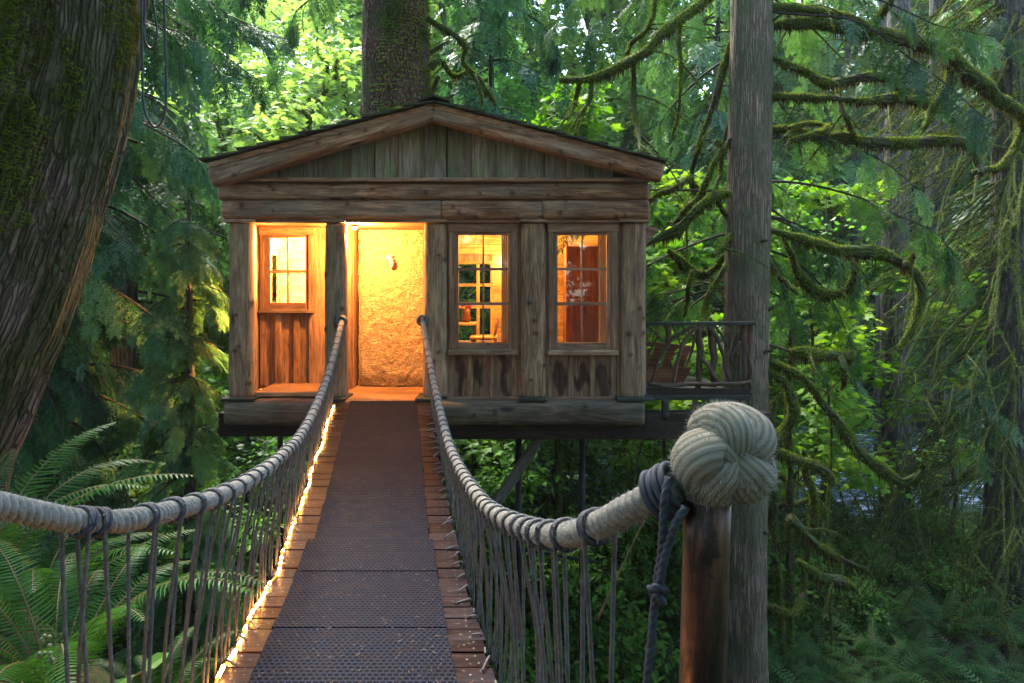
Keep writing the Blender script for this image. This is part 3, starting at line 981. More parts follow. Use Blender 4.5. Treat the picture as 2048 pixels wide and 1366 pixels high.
# porch: window wall at 8.5, door wall at 9.0, floor, ceiling
ZT = 2.072
b = MB()
def wl(x0, x1, z0, z1, y0, y1, g_=2, t=1.0): b.box((x0, y0, z0), (x1, y1, z1), g_, t)
D5 = 8.78
wl(fx(480, D5), fx(541, D5), 0, ZT, D5, D5 + .05)
wl(fx(610.5, D5), fx(628.5, D5), 0, ZT, D5, D5 + .05)
wl(fx(541, D5), fx(610.5, D5), 0, fz(606, D5), D5 + .001, D5 + .049)
wl(fx(541, D5), fx(610.5, D5), fz(475, D5), ZT, D5 + .001, D5 + .049)
wl(fx(629.5, D5), -2.06, 0, ZT, D5 - 0.022, D5 + .05)
b.build('porch_wall', M['porch'], hut)
for a_, c_ in ((521, 532), (551, 562), (588, 599), (619, 628)):
    b = MB(); b.box((fx(a_, 8.75), 8.735, 0.055), (fx(c_, 8.75), 8.778, fz(627, 8.75)), 2, bev=0.003); b.build('porch_batten', M['porch'], hut)
b = MB()
b.box((fx(505), 8.06, fz(795)), (fx(650), 8.779, fz(786)), 0, bev=0.005)
b.build('recess_ledge', M['porch'], hut)
b = MB()
b.box((-2.11, 8.8305, 0), (-2.05, 9.06, ZT), 2)
b.build('door_jamb', M['porch'], hut)
b = MB()
b.box((-0.97, 8.26, 0), (-0.90, 9.06, ZT), 2)
b.build('door_jamb', M['porch'], hut)
b = MB(); b.box((-3.325, 8.27, 0), (-3.25, 8.82, ZT), 2); b.build('recess_side', M['porch'], hut)
b = MB(); b.box((-3.3, 8.0, ZT), (-0.9, 9.1, ZT + 0.03), 0); b.build('porch_ceiling', M['porch'], hut)
b = MB(); b.box((-2.2, 8.02, -0.098), (-0.9, 9.06, -0.002), 0); b.box((fx(694, 7.97), 7.95, -0.085), (fx(835, 7.97), 8.02, -0.004), 0, bev=0.006)
b.build('threshold', M['porch'], hut)
# door: a slab of rough bark
b = MB()
nxp, nzp = 90, 200
xs_ = np.linspace(-2.02, -0.985, nxp); zs_ = np.linspace(0.012, 2.06, nzp)
XX, ZZ = np.meshgrid(xs_, zs_)
rel = (fbm(np.stack([XX * 9, ZZ * 7, XX * 0], -1), 4) - 0.5) * 0.035 + (vnoise(np.stack([XX * 28, ZZ * 18, XX * 0 + 3], -1)) - .5) * 0.016
edge = np.minimum(sstep((XX + 2.02) / 0.05), sstep((-0.985 - XX) / 0.05))
YY = 9.0 - (rel + 0.03) * edge
XX = XX + (vnoise(np.stack([ZZ * 12, XX * 0, XX * 0], -1)) - 0.5) * 0.02 * (np.abs(XX + 1.5) > 0.49)
V = np.stack([XX, YY, ZZ], -1).reshape(-1, 3)
i = np.arange(nzp - 1)[:, None] * nxp; j = np.arange(nxp - 1)[None]
b.add(V, np.stack([i + j, i + j + 1, i + nxp + j + 1, i + nxp + j], -1).reshape(-1, 4))
b.box((-2.02, 9.0, 0.005), (-0.985, 9.05, 2.065), 2)
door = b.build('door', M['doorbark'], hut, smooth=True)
b = MB()
k0 = P(780, 520, 8.93)
b.tube(spline([k0 + (-.05, .03, .02), k0 + (-.02, -.02, .03), k0 + (.02, -.025, -.01), k0 + (.03, -.02, -.06), k0 + (.005, .0, -.10)], 0.012),
       np.interp(np.linspace(0, 1, 24), [0, .3, .6, 1], [.02, .03, .028, .012])[:len(spline([k0 + (-.05, .03, .02), k0 + (-.02, -.02, .03), k0 + (.02, -.025, -.01), k0 + (.03, -.02, -.06), k0 + (.005, .0, -.10)], 0.012))], 10)
b.box(k0 + (-.035, -.005, .045), k0 + (.045, .06, .065), 0, bev=0.01)
b.build('knocker', M['curtain'], door, smooth=True)

# interior of the room
b = MB()
XR0, XR1, YR = -3.28, 1.56, 11.05
nrow = 0
def panel_wall(x0, x1, z0, z1, y0, y1, ax, hole=None):
    """horizontal boards"""
    z = z0
    while z < z1 - 0.01:
        zt = min(z + 0.165, z1)
        segs = [(x0, x1)]
        if hole and not (zt <= hole[2] or z >= hole[3]):
            segs = [(x0, hole[0]), (hole[1], x1)]
        for s0, s1 in segs:
            if ax == 0: b.box((s0, y0, z), (s1, y1, zt - 0.004), 0, rng.uniform(.85, 1))
            else: b.box((y0, s0, z), (y1, s1, zt - 0.004), 1, rng.uniform(.85, 1))
        z = zt
hx0, hx1, hz0, hz1 = P(905, 0, 11)[0], P(984, 0, 11)[0], P(0, 685, 11)[2], P(0, 528, 11)[2]
panel_wall(XR0, XR1, 0, 2.5, YR, YR + 0.05, 0, (hx0, hx1, hz0, hz1))
panel_wall(8.27, YR, 0, 2.3, XR0 - .03, XR0, 1, (8.92, 9.75, .75, 1.75))
panel_wall(8.27, YR, 0, 2.3, XR1, XR1 + .03, 1)
panel_wall(9.08, YR, 0, 2.3, -0.95, -0.92, 1)
panel_wall(XR0, -2.1, 0, 2.3, 9.95, 9.99, 0)
panel_wall(8.84, 9.95, 0, 2.3, -2.16, -2.13, 1)
b.build('room_lining', M['pine'], hut)
b = MB()
def vboards(fixed, y0, y1, z0, z1, ax, th):
    y = y0
    while y < y1 - .01:
        e = min(y + .2, y1)
        if ax == 0: b.box((fixed, y + .003, z0), (fixed + th, e - .003, z1), 2, rng.uniform(.8, 1))
        else: b.box((y + .003, fixed, z0), (e - .003, fixed + th, z1), 2, rng.uniform(.8, 1))
        y = e
for xw in (-3.36, 1.60):
    if xw < 0:
        vboards(xw, 8.30, 8.92, -.09, 2.35, 0, .03); vboards(xw, 9.75, 11.1, -.09, 2.35, 0, .03)
        vboards(xw, 8.92, 9.75, -.09, .75, 0, .03); vboards(xw, 8.92, 9.75, 1.75, 2.35, 0, .03)
    else: vboards(xw, 8.30, 11.1, -.09, 2.35, 0, .03)
for x0_, x1_, z0_, z1_ in ((-3.36, hx0, -.09, 2.45), (hx1, 1.63, -.09, 2.45), (hx0, hx1, -.09, hz0), (hx0, hx1, hz1, 2.45)):
    vboards(11.105, x0_, x1_, z0_, z1_, 1, .03)
b.build('outer_wall', M['board'], hut)
b = MB()
for q in range(18):
    b.box((XR0, 8.27 + q * .155, 2.36), (XR1, 8.27 + q * .155 + .151, 2.39), 0, rng.uniform(.85, 1))
b.build('room_ceiling', M['pine'], hut)
b = MB(); b.box((XR0, 8.26, -0.097), (XR1, YR, -0.02), 0); b.build('room_floor', M['porch'], hut)
b = MB()
for px in (905, 956, 984): b.box((P(px - 3, 0, 11)[0], YR - .03, hz0), (P(px + 3, 0, 11)[0], YR + .03, hz1), 2)
for py in (525, 570, 614, 685): b.box((hx0, YR - .025, P(0, py + 3, 11)[2]), (hx1, YR + .025, P(0, py - 3, 11)[2]), 0)
b.build('rear_window', M['pine'], hut)
# curtains (folded cloth) at the inner edges of the two front windows
for px0, px1 in ((1003, 1016), (1196, 1212)):
    b = MB()
    x0, x1 = fx(px0, 8.36), fx(px1 + 6, 8.36)
    n_ = 40
    t = np.linspace(0, 1, n_)
    xx = x0 + (x1 - x0) * t; yy = 8.36 + 0.025 * np.sin(t * 28)
    V = np.concatenate([np.stack([xx, yy, np.full(n_, zz)], -1) for zz in (0.35, 2.1)])
    V2 = V + (0, 0.004, 0)
    j = np.arange(n_ - 1)
    Qd = np.stack([j, j + 1, n_ + j + 1, n_ + j], -1)
    b.add(np.vstack([V, V2]), np.vstack([Qd, Qd[:, ::-1] + 2 * n_]))
    b.build('curtain', M['curtain'], hut, smooth=True)
# porch lamp and room lamps
def lamp(name, loc, power, col, r, fixture=True):
    ld = bpy.data.lights.new(name, 'POINT'); ld.energy = power; ld.color = col; ld.shadow_soft_size = r
    lo = bpy.data.objects.new(name, ld); C.objects.link(lo); lo.location = np.array(loc) - ORG[hut.name]; lo.parent = hut
    return lo
LP = np.array((-1.90, 8.225, 2.0))
b = MB()
b.tube([LP + (0, 0, .068), LP + (0, 0, .035)], 0.05, 16)
pl = b.build('porch_lamp', M['steel'], hut)
b = MB(); b.tube([LP + (0, 0, .034), LP + (0, 0, .02), LP + (0, 0, .006)], [0.028, 0.032, 0.015], 12); b.build('bulb', M['lamp'], pl, smooth=True)
lamp('porch_light', LP - (0, 0, 0.05), 54.0, (1.0, 0.46, 0.11), 0.04)
lamp('room_light', (0.1, 9.6, 2.05), 78.0, (1.0, 0.44, 0.08), 0.08)
lamp('bath_light', (-2.62, 9.02, 1.9), 330.0, (1.0, 0.52, 0.14), 0.06)
b = MB()
sc0 = P(1008, 530, 10.9)
b.tube([sc0 + (0, .14, 0), sc0 + (0, .05, 0)], .02, 10); b.tube([sc0, sc0 + (0, 0, .05), sc0 + (0, 0, .10)], [.035, .045, .02], 12)
b.build('wall_lamp', M['lamp'], hut, smooth=True)
# small lower eave on the right side, support posts and brace below
b = MB()
e0 = P(1284, 442, 8.7); 
V = np.array([P(1270, 440, 8.7), P(1318, 458, 8.7), P(1270, 440, 10.2), P(1318, 458, 10.2)])
V[3, 2] = V[1, 2]; V[2, 2] = V[0, 2]; V[2, 0] = V[0, 0]; V[3, 0] = V[1, 0]
V = np.vstack([V, V - (0, 0, .05)])
b.add(V, [[0, 1, 3, 2], [6, 7, 5, 4], [4, 5, 1, 0], [5, 7, 3, 1], [7, 6, 2, 3]])
b.build('side_eave', M['log'], hut)
b = MB(); V2 = [P(1284, 447, 8.72), P(1316, 462, 8.72), P(1292, 492, 8.72)]
V2 = np.array(V2); b.add(np.vstack([V2, V2 + (0, .05, 0)]), [[0, 1, 4, 3], [1, 2, 5, 4], [2, 0, 3, 5]], [[0, 2, 1], [3, 4, 5]]); b.build('eave_bracket', M['trim'], hut)
for px, D in ((1037, 9.3), (1164, 9.3), (560, 10.6), (1390, 9.9)):
    b = MB(); x = P(px, 0, D)[0]
    b.tube([(x, D, float(ground_z(x, D)) - .2), (x, D, -0.2)], 0.045, 12); b.build('support_post', M['steel'], hut, smooth=True)
b = MB(); a_, c_ = P(1082, 872, 8.9), P(925, 1108, 8.9)
b.log(a_, c_, 0.13, 0.13, amp=0.02, ex=6); b.build('brace', M['greywood'], hut)
b = MB(); b.tube([P(1036, 1098, 9.26), P(1200, 1126, 9.26)], 0.022, 8); b.build('tie_rod', M['steel'], hut)

# furniture in the room
wr = thing('wardrobe', 'tall red brown wooden wardrobe behind the right window', 'wardrobe', (0.95, 9.3, 0))
b = MB(); x0, x1 = P(1132, 0, 9.1)[0], P(1199, 0, 9.1)[0]
b.box((x0, 9.1, 0.0), (x1, 9.6, P(0, 492, 9.1)[2]), 2, bev=0.01); b.build('case', M['wardrobe'], wr)
b = MB(); b.box((x0 + .02, 9.085, 0.1), (x1 - .02, 9.1, P(0, 497, 9.1)[2]), 2); dr = b.build('door', M['wardrobe'], wr)
b = MB(); b.tube([((x0 + x1) / 2 + .03, 9.07, .95), ((x0 + x1) / 2 + .03, 9.07, 1.05)], .012, 8); b.build('handle', M['steel'], dr)
tb = thing('side_table', 'small dark table by the rear window of the cabin', 'table', (-0.75, 10.3, 0))
tp = P(925, 645, 10.2)
b = MB(); b.box((tp[0] - .25, 10.0, tp[2] - .03), (tp[0] + .22, 10.4, tp[2]), 0); b.build('tabletop', M['pine'], tb)
for sx in (-.2, .18):
    for y in (10.05, 10.35):
        b = MB(); b.tube([(tp[0] + sx, y, tp[2] - .03), (tp[0] + sx, y, -.02)], .016, 8); b.build('leg', M['steel'], tb)
vs = P(933, 644, 10.2)
b = MB(); b.tube([vs, vs + (0, 0, .05), vs + (0, 0, .14), vs + (0, 0, .19)], [.05, .07, .05, .06], 14)
tag(b.build('vase', M['wardrobe'], base=tuple(vs), smooth=True), 'dark vase on the small table inside the cabin', 'vase')
b = MB()
fl = vs + (0, 0, .2)
for q in range(26):
    dd = rdir(1)[0]; dd[2] = abs(dd[2])
    p = fl + dd * .07
    b.tube([p, p + dd * .03], [.02, .004], 6)
M['petal'] = plain('purple_petal', (0.35, 0.02, 0.22), 0.6)
tag(b.build('flowers', M['petal'], base=tuple(fl)), 'purple flowers standing in the dark vase', 'flowers')
ch = thing('dining_chair', 'light wooden chair seen through the middle window', 'chair', (-0.45, 10.0, 0))
cp = P(968, 672, 9.9)
b = MB(); b.box((cp[0] - .2, 9.75, cp[2] - .04), (cp[0] + .2, 10.15, cp[2]), 0, bev=.008); b.build('seat', M['pine'], ch)
for sx in (-.17, .17):
    for y in (9.8, 10.1):
        b = MB(); b.tube([(cp[0] + sx, y, cp[2] - .04), (cp[0] + sx, y, -.02)], .018, 8); b.build('leg', M['pine'], ch)
b = MB(); b.tube(spline([(cp[0] + .15, 9.78, cp[2]), (cp[0] + .2, 9.8, cp[2] + .2), (cp[0] + .2, 9.95, cp[2] + .24), (cp[0] + .2, 10.1, cp[2] + .2), (cp[0] + .15, 10.12, cp[2])], .04), .016, 8); b.build('backrest', M['chairwood'], ch)

# ------------------------------------------------------------------ balcony on the right, with its chair
bal = thing('balcony', 'small dark balcony with a railing of crooked branches beside the cedar', 'balcony', (2.3, 8.9, -0.1))
b = MB()
bx0, bx1 = 1.60, fx(1503, 8.45)
for q in range(9):
    y0 = 8.42 + q * .15
    x1 = bx1 if q < 2 else 2.72
    b.box((bx0, y0, -0.02), (x1, y0 + .143, 0.015), 0, bev=.004)
b.build('floor_boards', M['mossyboard'], bal)
b = MB()
b.box((fx(1232, 8.36), 8.345, fz(800, 8.36)), (fx(1502, 8.36), 8.415, fz(791, 8.36)), 0, bev=.006); b.build('edge_board', M['mossyboard'], bal)
b = MB(); b.box((fx(1294, 8.4), 8.40, fz(790, 8.4)), (fx(1500, 8.4), 8.435, fz(777, 8.4)), 0); b.build('skirting', M['darkbeam'], bal)
b = MB(); b.log((fx(1330, 8.3), 8.3, fz(838, 8.3)), (fx(1330, 8.3), 8.3, fz(800, 8.3)), .09, .09, amp=.03); b.build('bracket', M['mossyboard'], bal, smooth=True)
DBal = 8.45
b = MB(); b.box((P(1292, 0, DBal)[0], 8.41, fz(650.5, DBal)), (P(1508, 0, DBal)[0], 8.50, fz(643.5, DBal)), 0, bev=.006); b.build('top_rail', M['mossyboard'], bal)
def stick(pts, r, D=DBal, name='railing_branch', dy=0.0):
    q = [np.append(P(x, y, D + dy * t), 0) for t, (x, y) in zip(np.linspace(-1, 1, len(pts)), pts)]
    sp = spline(np.array(q)[:, :3], .03)
    sp = sp + (np.stack([vnoise(sp * 7 + k * 9) for k in range(3)], -1) - .5) * r * 1.3
    b = MB(); b.tube(sp, r * np.linspace(1.1, .85, len(sp)), 10, lambda s, th, p: 1 + .12 * np.sin(3 * th + s * 9)); b.build(name, M['branchwood'], bal, smooth=True)
stick([(1296, 769), (1350, 770), (1420, 769), (1480, 768), (1503, 763)], .026, 8.40, 'bottom_rail')
for pts, r in (([(1398, 650), (1397, 700), (1395, 790)], .042), ([(1423, 650), (1425, 700), (1426, 775)], .046), ([(1488, 650), (1489, 700), (1491, 785)], .040), ([(1501, 648), (1501, 780)], .035), ([(1335, 650), (1336, 700)], .034)):
    stick(pts, r, DBal + .02, 'railing_post')
for pts, r in (([(1385, 651), (1341, 681), (1317, 723), (1303, 766)], .020), ([(1395, 652), (1371, 678), (1355, 721), (1345, 766)], .022),
               ([(1343, 650), (1352, 668), (1362, 690)], .012), ([(1294, 652), (1329, 684)], .012), ([(1390, 668), (1381, 708), (1371, 732)], .017),
               ([(1418, 652), (1439, 690), (1460, 766)], .024), ([(1432, 652), (1458, 700), (1463, 728)], .014), ([(1456, 662), (1439, 686)], .013),
               ([(1482, 683), (1466, 706), (1453, 719)], .011), ([(1404, 718), (1420, 737), (1434, 766)], .022), ([(1366, 655), (1378, 662), (1388, 676)], .014),
               ([(1462, 655), (1440, 640)], .010), ([(1425, 735), (1412, 722), (1402, 716)], .012), ([(1470, 660), (1455, 720), (1462, 766)], .013),
               ([(1316, 660), (1308, 690), (1297, 704)], .012)):
    stick(pts, r, DBal + rng.uniform(-.03, .03), dy=.03)
pch = thing('porch_chair', 'slanted brown wooden chair behind the branch railing', 'chair', (1.9, 8.8, 0.015))
def slab(pts, D0_, D1_, th, name, mat=None):
    b = MB(); A = np.array([P(x, y, D0_ + (D1_ - D0_) * k / (len(pts) - 1)) for k, (x, y) in enumerate(pts)])
    V = np.vstack([A, A + (0, th, 0)]); k = len(pts)
    b.add(V, [[i, k + i, k + (i + 1) % k, (i + 1) % k] for i in range(k)], [[0, i + 1, i] for i in range(1, k - 1)] + [[k, k + i, k + i + 1] for i in range(1, k - 1)])
    b.build(name, M['chairwood'], pch)
slab([(1290, 683), (1383, 692), (1382, 700), (1290, 692)], 8.75, 8.75, .05, 'top_rail')
for xa in (1294, 1322, 1352):
    slab([(xa + 16, 694), (xa + 30, 697), (xa + 14, 738), (xa, 736)], 8.77, 8.8, .025, 'back_slat')
slab([(1290, 734), (1383, 735), (1365, 770), (1290, 766)], 8.7, 8.7, .04, 'seat')
slab([(1362, 699), (1374, 700), (1345, 766), (1335, 764)], 8.72, 8.72, .04, 'frame')
slab([(1290, 699), (1302, 700), (1290, 740)], 8.76, 8.76, .04, 'frame')

# ------------------------------------------------------------------ the rope bridge
DK = np.array([(-0.6, -0.02), (0.3, -0.05), (1.3, -0.10), (2.67, -0.18), (3.5, -0.28), (4.4, -0.31), (5.7, -0.22), (7.0, -0.10), (7.95, -0.012)])
_dk = spline(np.column_stack([DK, np.zeros(len(DK))]), 0.02)
dz = lambda d: np.interp(d, _dk[:, 0], _dk[:, 1])
cx_ = lambda d: -0.156 - 0.171 * np.asarray(d)
tdir = np.array((-0.171, 1.0, 0.0)); tdir /= np.linalg.norm(tdir)
ndir = np.array((tdir[1], -tdir[0], 0.0))
HW = 0.553

def dpt(d, u, h=0.0):
    """point on the bridge: d metres out, u to the right of its middle, h above the deck."""
    return np.array((float(cx_(d)) + u, d, float(dz(d)) + h))

br = thing('rope_bridge', 'sagging plank footbridge with thick pale rope handrails leading to the cabin door', 'bridge', dpt(4.0, 0, -.1))
b = MB(); sc = MB()
d = -0.5
while d < 7.93:
    d1 = min(d + 0.138, 7.94)
    V, e = [], 0.004 + rng.uniform(0, .002)
    du = rng.uniform(-.012, .012, 2); lift = rng.uniform(-.003, .003)
    for dd in (d + e, d1 - e):
        for u, h in ((-HW + du[0], -.045), (HW + du[1], -.045), (HW + du[1], lift), (-HW + du[0], lift)):
            V.append(dpt(dd, u, h))
    V = np.array(V)
    g = V[:, [0, 1, 2]] + rng.uniform(-20, 20, 3)
    b.add(V, [[0, 1, 2, 3], [7, 6, 5, 4], [0, 4, 5, 1], [1, 5, 6, 2], [2, 6, 7, 3], [3, 7, 4, 0]], None, g, rng.uniform(.72, 1))
    for u in (-.50, -.455, .455, .50):
        for q in ((.25, .75) if abs(u) > .47 else (.5,)):
            c0 = dpt(d + (d1 - d) * q, u + rng.uniform(-.006, .006), lift + .002)
            th = np.arange(6) / 6 * 2 * math.pi
            V = np.vstack([c0, c0 + np.stack([np.cos(th) * .0045, np.sin(th) * .0045, th * 0], -1)])
            sc.add(V, None, [[0, 1 + k, 1 + (k + 1) % 6] for k in range(6)])
    d += 0.138
b.build('deck', M['deck'], br)
sk = sc.build('screw_heads', M['screw'], br); sk['kind'] = 'stuff'
for u in (-.42, .42):
    b = MB()
    dd = np.linspace(-.5, 8.2, 60)
    b.tube(np.array([dpt(x, u, -.13) for x in dd]), .055, 4); b.build('stringer', M['darkbeam'], br)

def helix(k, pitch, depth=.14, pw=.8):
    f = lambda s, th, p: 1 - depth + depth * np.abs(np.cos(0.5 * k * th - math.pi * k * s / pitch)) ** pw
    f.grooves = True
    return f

def spath(pts, step):
    return spline(np.array(pts), step)

lp = [(-420, 965, 1.15), (-150, 985, 1.36), (0, 1012, 1.52), (100, 1033, 1.63), (185, 1045, 1.74), (275, 1037, 1.88), (350, 1019, 2.08), (420, 1000, 2.36), (490, 966, 2.85), (560, 915, 3.75),
      (610, 857, 4.9), (650, 768, 6.35), (672, 692, 7.3), (684, 642, 7.97)]
rp = [(1352, 972, 1.27), (1300, 998, 1.30), (1250, 1023, 1.36), (1200, 1050, 1.44), (1150, 1067, 1.55), (1090, 1069, 1.80), (1030, 1049, 2.22), (990, 1027, 2.65), (960, 999, 3.14), (920, 938, 4.11), (895, 880, 5.1), (875, 800, 6.3), (862, 740, 7.15), (852, 684, 7.7), (845, 640, 7.97)]
rails = []
for pts in (lp, rp):
    sp = spath([P(*p) for p in pts], .0035)
    rails.append(sp)
    b = MB()
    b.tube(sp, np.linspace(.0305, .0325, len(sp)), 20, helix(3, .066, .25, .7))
    kk = len(sp)
    # loose fibres standing off the rope
    hr = b.build('handrail_rope', M['rope'], br, smooth=True)
    b = MB(); fuzz(b, sp[::8], .031, 9000, .011, .0006, 0.2)
    b.build('rope_fibres', M['hair'], hr)['kind'] = 'stuff'
    # end knot by the door
    e = sp[-1]
    b = MB()
    for q in range(3):
        th = np.linspace(0, 2 * math.pi, 26)
        rr = .055 - .008 * q
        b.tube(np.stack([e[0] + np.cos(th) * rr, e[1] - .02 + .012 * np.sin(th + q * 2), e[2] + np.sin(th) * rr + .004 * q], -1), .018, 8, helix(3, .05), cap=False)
    b.build('end_knot', M['cord'], hr, smooth=True)

def at_d(sp, d):
    k = int(np.argmin(np.abs(sp[:, 1] - d)))
    return sp[k], sp[min(k + 4, len(sp) - 1)] - sp[max(k - 4, 0)]

def suspender(sp, side, d, near):
    a, t = at_d(sp, d)
    t = t / np.linalg.norm(t)
    b = MB(); lz = MB()
    r = .0056 if near else .0056
    sg, stp = (9, .006) if d < 2.6 else ((7, .012) if d < 4.5 else (5, .03))
    hf = helix(3, .045, .34, .8) if d < 4.5 else None
    e1, e2 = d - rng.uniform(.02, .10), d + rng.uniform(.03, .11)
    upn = np.array((0, 0, 1.0)); upn = upn - t * np.dot(upn, t); upn /= np.linalg.norm(upn)
    sid = np.cross(t, upn)
    arc = [a + (np.cos(q) * sid * side + np.sin(q) * upn) * .034 + t * (q - 1.57) * .007 for q in np.linspace(-.5, math.pi + .5, 9)]
    lo1, lo2 = dpt(e1, side * (HW + .012), rng.uniform(-.02, .01)), dpt(e2, side * (HW + .02), rng.uniform(-.02, .01))
    hgt = a[2] - lo1[2]
    out = np.array((side * .03, 0, 0)) * rng.uniform(.3, 1.4)
    m1 = (arc[0] * .45 + lo1 * .55) + out * .5 + rng.normal(0, .008, 3)
    m2 = (arc[-1] * .45 + lo2 * .55) + out + rng.normal(0, .008, 3)
    tail = dpt(e1 + rng.uniform(-.10, .04), side * (HW - rng.uniform(.0, .09)), .008)
    pts = [tail, lo1 + (-side * .015, 0, .022), lo1, m1] + arc + [m2, lo2, lo2 + (-side * .02, 0, -.06)]
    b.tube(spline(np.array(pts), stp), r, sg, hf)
    o = b.build('suspender_cord', M['cord'], br, smooth=True)
    for q in range(2 if d < 2.6 else (1 if rng.random() < .35 else 0)):
        th = np.linspace(0, 2 * math.pi, 18)
        c = a + t * (.010 + .011 * q)
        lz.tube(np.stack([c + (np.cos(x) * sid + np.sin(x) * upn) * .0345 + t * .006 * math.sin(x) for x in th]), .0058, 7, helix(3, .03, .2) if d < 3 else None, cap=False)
    if lz.n: lz.build('lashing', M['lash'], o, smooth=True)

dl = [1.70, 1.74, 1.90, 2.05, 2.20, 2.36, 2.52]
while dl[-1] < 7.7: dl.append(dl[-1] + rng.uniform(.13, .19))
for d in dl: suspender(rails[0], -1, d, d < 3)
dr_ = [1.45, 1.60, 1.74, 1.86, 1.97, 2.1, 2.25]
while dr_[-1] < 7.7: dr_.append(dr_[-1] + rng.uniform(.13, .18))
for d in dr_: suspender(rails[1], 1, d, d < 3)

# rubber mats lying on the planks
def mat_piece(d0, d1, hw, off, h, label):
    b = MB()
    n_ = max(3, int((d1 - d0) / .06))
    dd = np.linspace(d0, d1, n_)
    us = np.linspace(-hw, hw, 9)
    wob = rng.uniform(-.004, .004, (n_, 2))
    V, g = [], []
    for k, x in enumerate(dd):
        for u in us:
            V.append(dpt(x, u + off + wob[k, 0], h + .007 + .002 * math.sin(x * 21) * abs(u)))
            g.append((u + hw, x, 0))
    V, g = np.array(V), np.array(g)
    nu = len(us)
    i = np.arange(n_ - 1)[:, None] * nu; j = np.arange(nu - 1)[None]
    Qd = np.stack([i + j, i + j + 1, i + nu + j + 1, i + nu + j], -1).reshape(-1, 4)
    m = len(V)
    ring = np.concatenate([np.arange(nu), np.arange(1, n_) * nu + nu - 1, (n_ - 1) * nu + np.arange(nu - 2, -1, -1), np.arange(n_ - 2, 0, -1) * nu])
    rn = np.roll(ring, -1)
    b.add(np.vstack([V, V - (0, 0, .012)]), np.vstack([Qd, np.stack([rn, ring, ring + m, rn + m], -1)]), None, np.vstack([g, g]))
    o = b.build('rubber_mat', M['rubber'], base=tuple(dpt((d0 + d1) / 2, off, h)))
    tag(o, label, 'rubber mat', 'pierced rubber mats laid along the bridge')
mat_piece(6.72, 7.92, .385, .015, .006, 'black rubber mat at the far end of the bridge under the door sill')
mat_piece(5.74, 6.76, .385, .012, .010, 'black rubber mat, second from the cabin door')
mat_piece(4.98, 5.78, .378, .006, .014, 'black rubber mat, third from the cabin door')
mat_piece(4.60, 5.02, .378, .004, .018, 'short black rubber mat where the bridge begins to sag, fourth from the door')
mat_piece(4.36, 4.66, .372, .000, .022, 'very short strip of black rubber mat tucked behind the wider mats')
mat_piece(3.93, 4.42, .405, -.006, .028, 'wide grey lit rubber mat overlapping the darker narrow ones')
mat_piece(3.17, 3.97, .405, -.010, .024, 'wide rubber mat second from the near end of the bridge')
mat_piece(0.25, 3.21, .402, -.008, .020, 'long wide rubber mat nearest the viewer')

# string of amber lights along the left edge
b = MB()
dd = np.linspace(0.6, 7.75, 240)
lpz = np.array([dpt(x, -HW + .012 + .008 * math.sin(x * 5.1) + .006 * math.sin(x * 13), .016 + .009 * math.sin(x * 7.7) + .006 * math.sin(x * 17)) for x in dd])
b.tube(lpz, .0062, 6)
st = tag(b.build('string_light', M['led'], base=tuple(lpz[120]), smooth=True), 'glowing amber string light along the left edge of the deck', 'string light')
b = MB()
x = 0.65
while x < 7.75:
    p = np.array([np.interp(x, dd, lpz[:, k]) for k in range(3)])
    b.tube([p - tdir * .018, p - tdir * .01, p + tdir * .012, p + tdir * .024], [.006, .0080, .0080, .006], 7)
    x += rng.uniform(.055, .09) if rng.random() < .8 else rng.uniform(.1, .2)
b.build('bulb', M['ledbulb'], st, smooth=True)['kind'] = 'stuff'

# fallen needles and leaves on the bridge
b = MB()
k = 800
dd = 1.6 + 6.2 * rng.random(k) ** 1.3; uu = rng.uniform(-.53, .53, k)
c0 = np.array([dpt(x, u, .038 if abs(u) < .41 else .006) for x, u in zip(dd, uu)])
c0[:, 2] += np.where(np.abs(uu) < .4, np.where(dd > 4.4, -.010, 0), 0)
a_ = rng.uniform(0, 6.28, k); L = rng.uniform(.004, .016, k); wd = rng.uniform(.0008, .0018, k)
dx = np.stack([np.cos(a_), np.sin(a_), rng.uniform(-.1, .1, k)], -1); nx_ = np.stack([-np.sin(a_), np.cos(a_), a_ * 0], -1)
V = np.stack([c0 - dx * L[:, None], c0 + nx_ * wd[:, None], c0 + dx * L[:, None], c0 - nx_ * wd[:, None]], 1).reshape(-1, 3)
b.add(V, np.arange(k * 4).reshape(-1, 4), None, V * 60)
M['litter'] = plain('litter', (0.13, 0.065, 0.035), .8, var=.6)
tag(b.build('leaf_litter', M['litter'], base=tuple(dpt(3, 0))), 'fallen brown needles strewn over the mats and planks', 'leaf litter', kind='stuff')

# ------------------------------------------------------------------ the post with the big knot
DP = 1.27
pb = P(1405, 1366, DP)
pt_ = P(1416, 985, DP)
post = thing('rail_post', 'brown metal post crowned by a big fuzzy rope knot', 'post', (float(pb[0]), DP, -.35))
b = MB()
ax = (pt_ - pb) / np.linalg.norm(pt_ - pb)
b.tube(np.array([pb - ax * .75, pb, pt_ - ax * .1, pt_ + ax * .02]), .0425, 48)
b.build('pole', M['postmetal'], post, smooth=True)
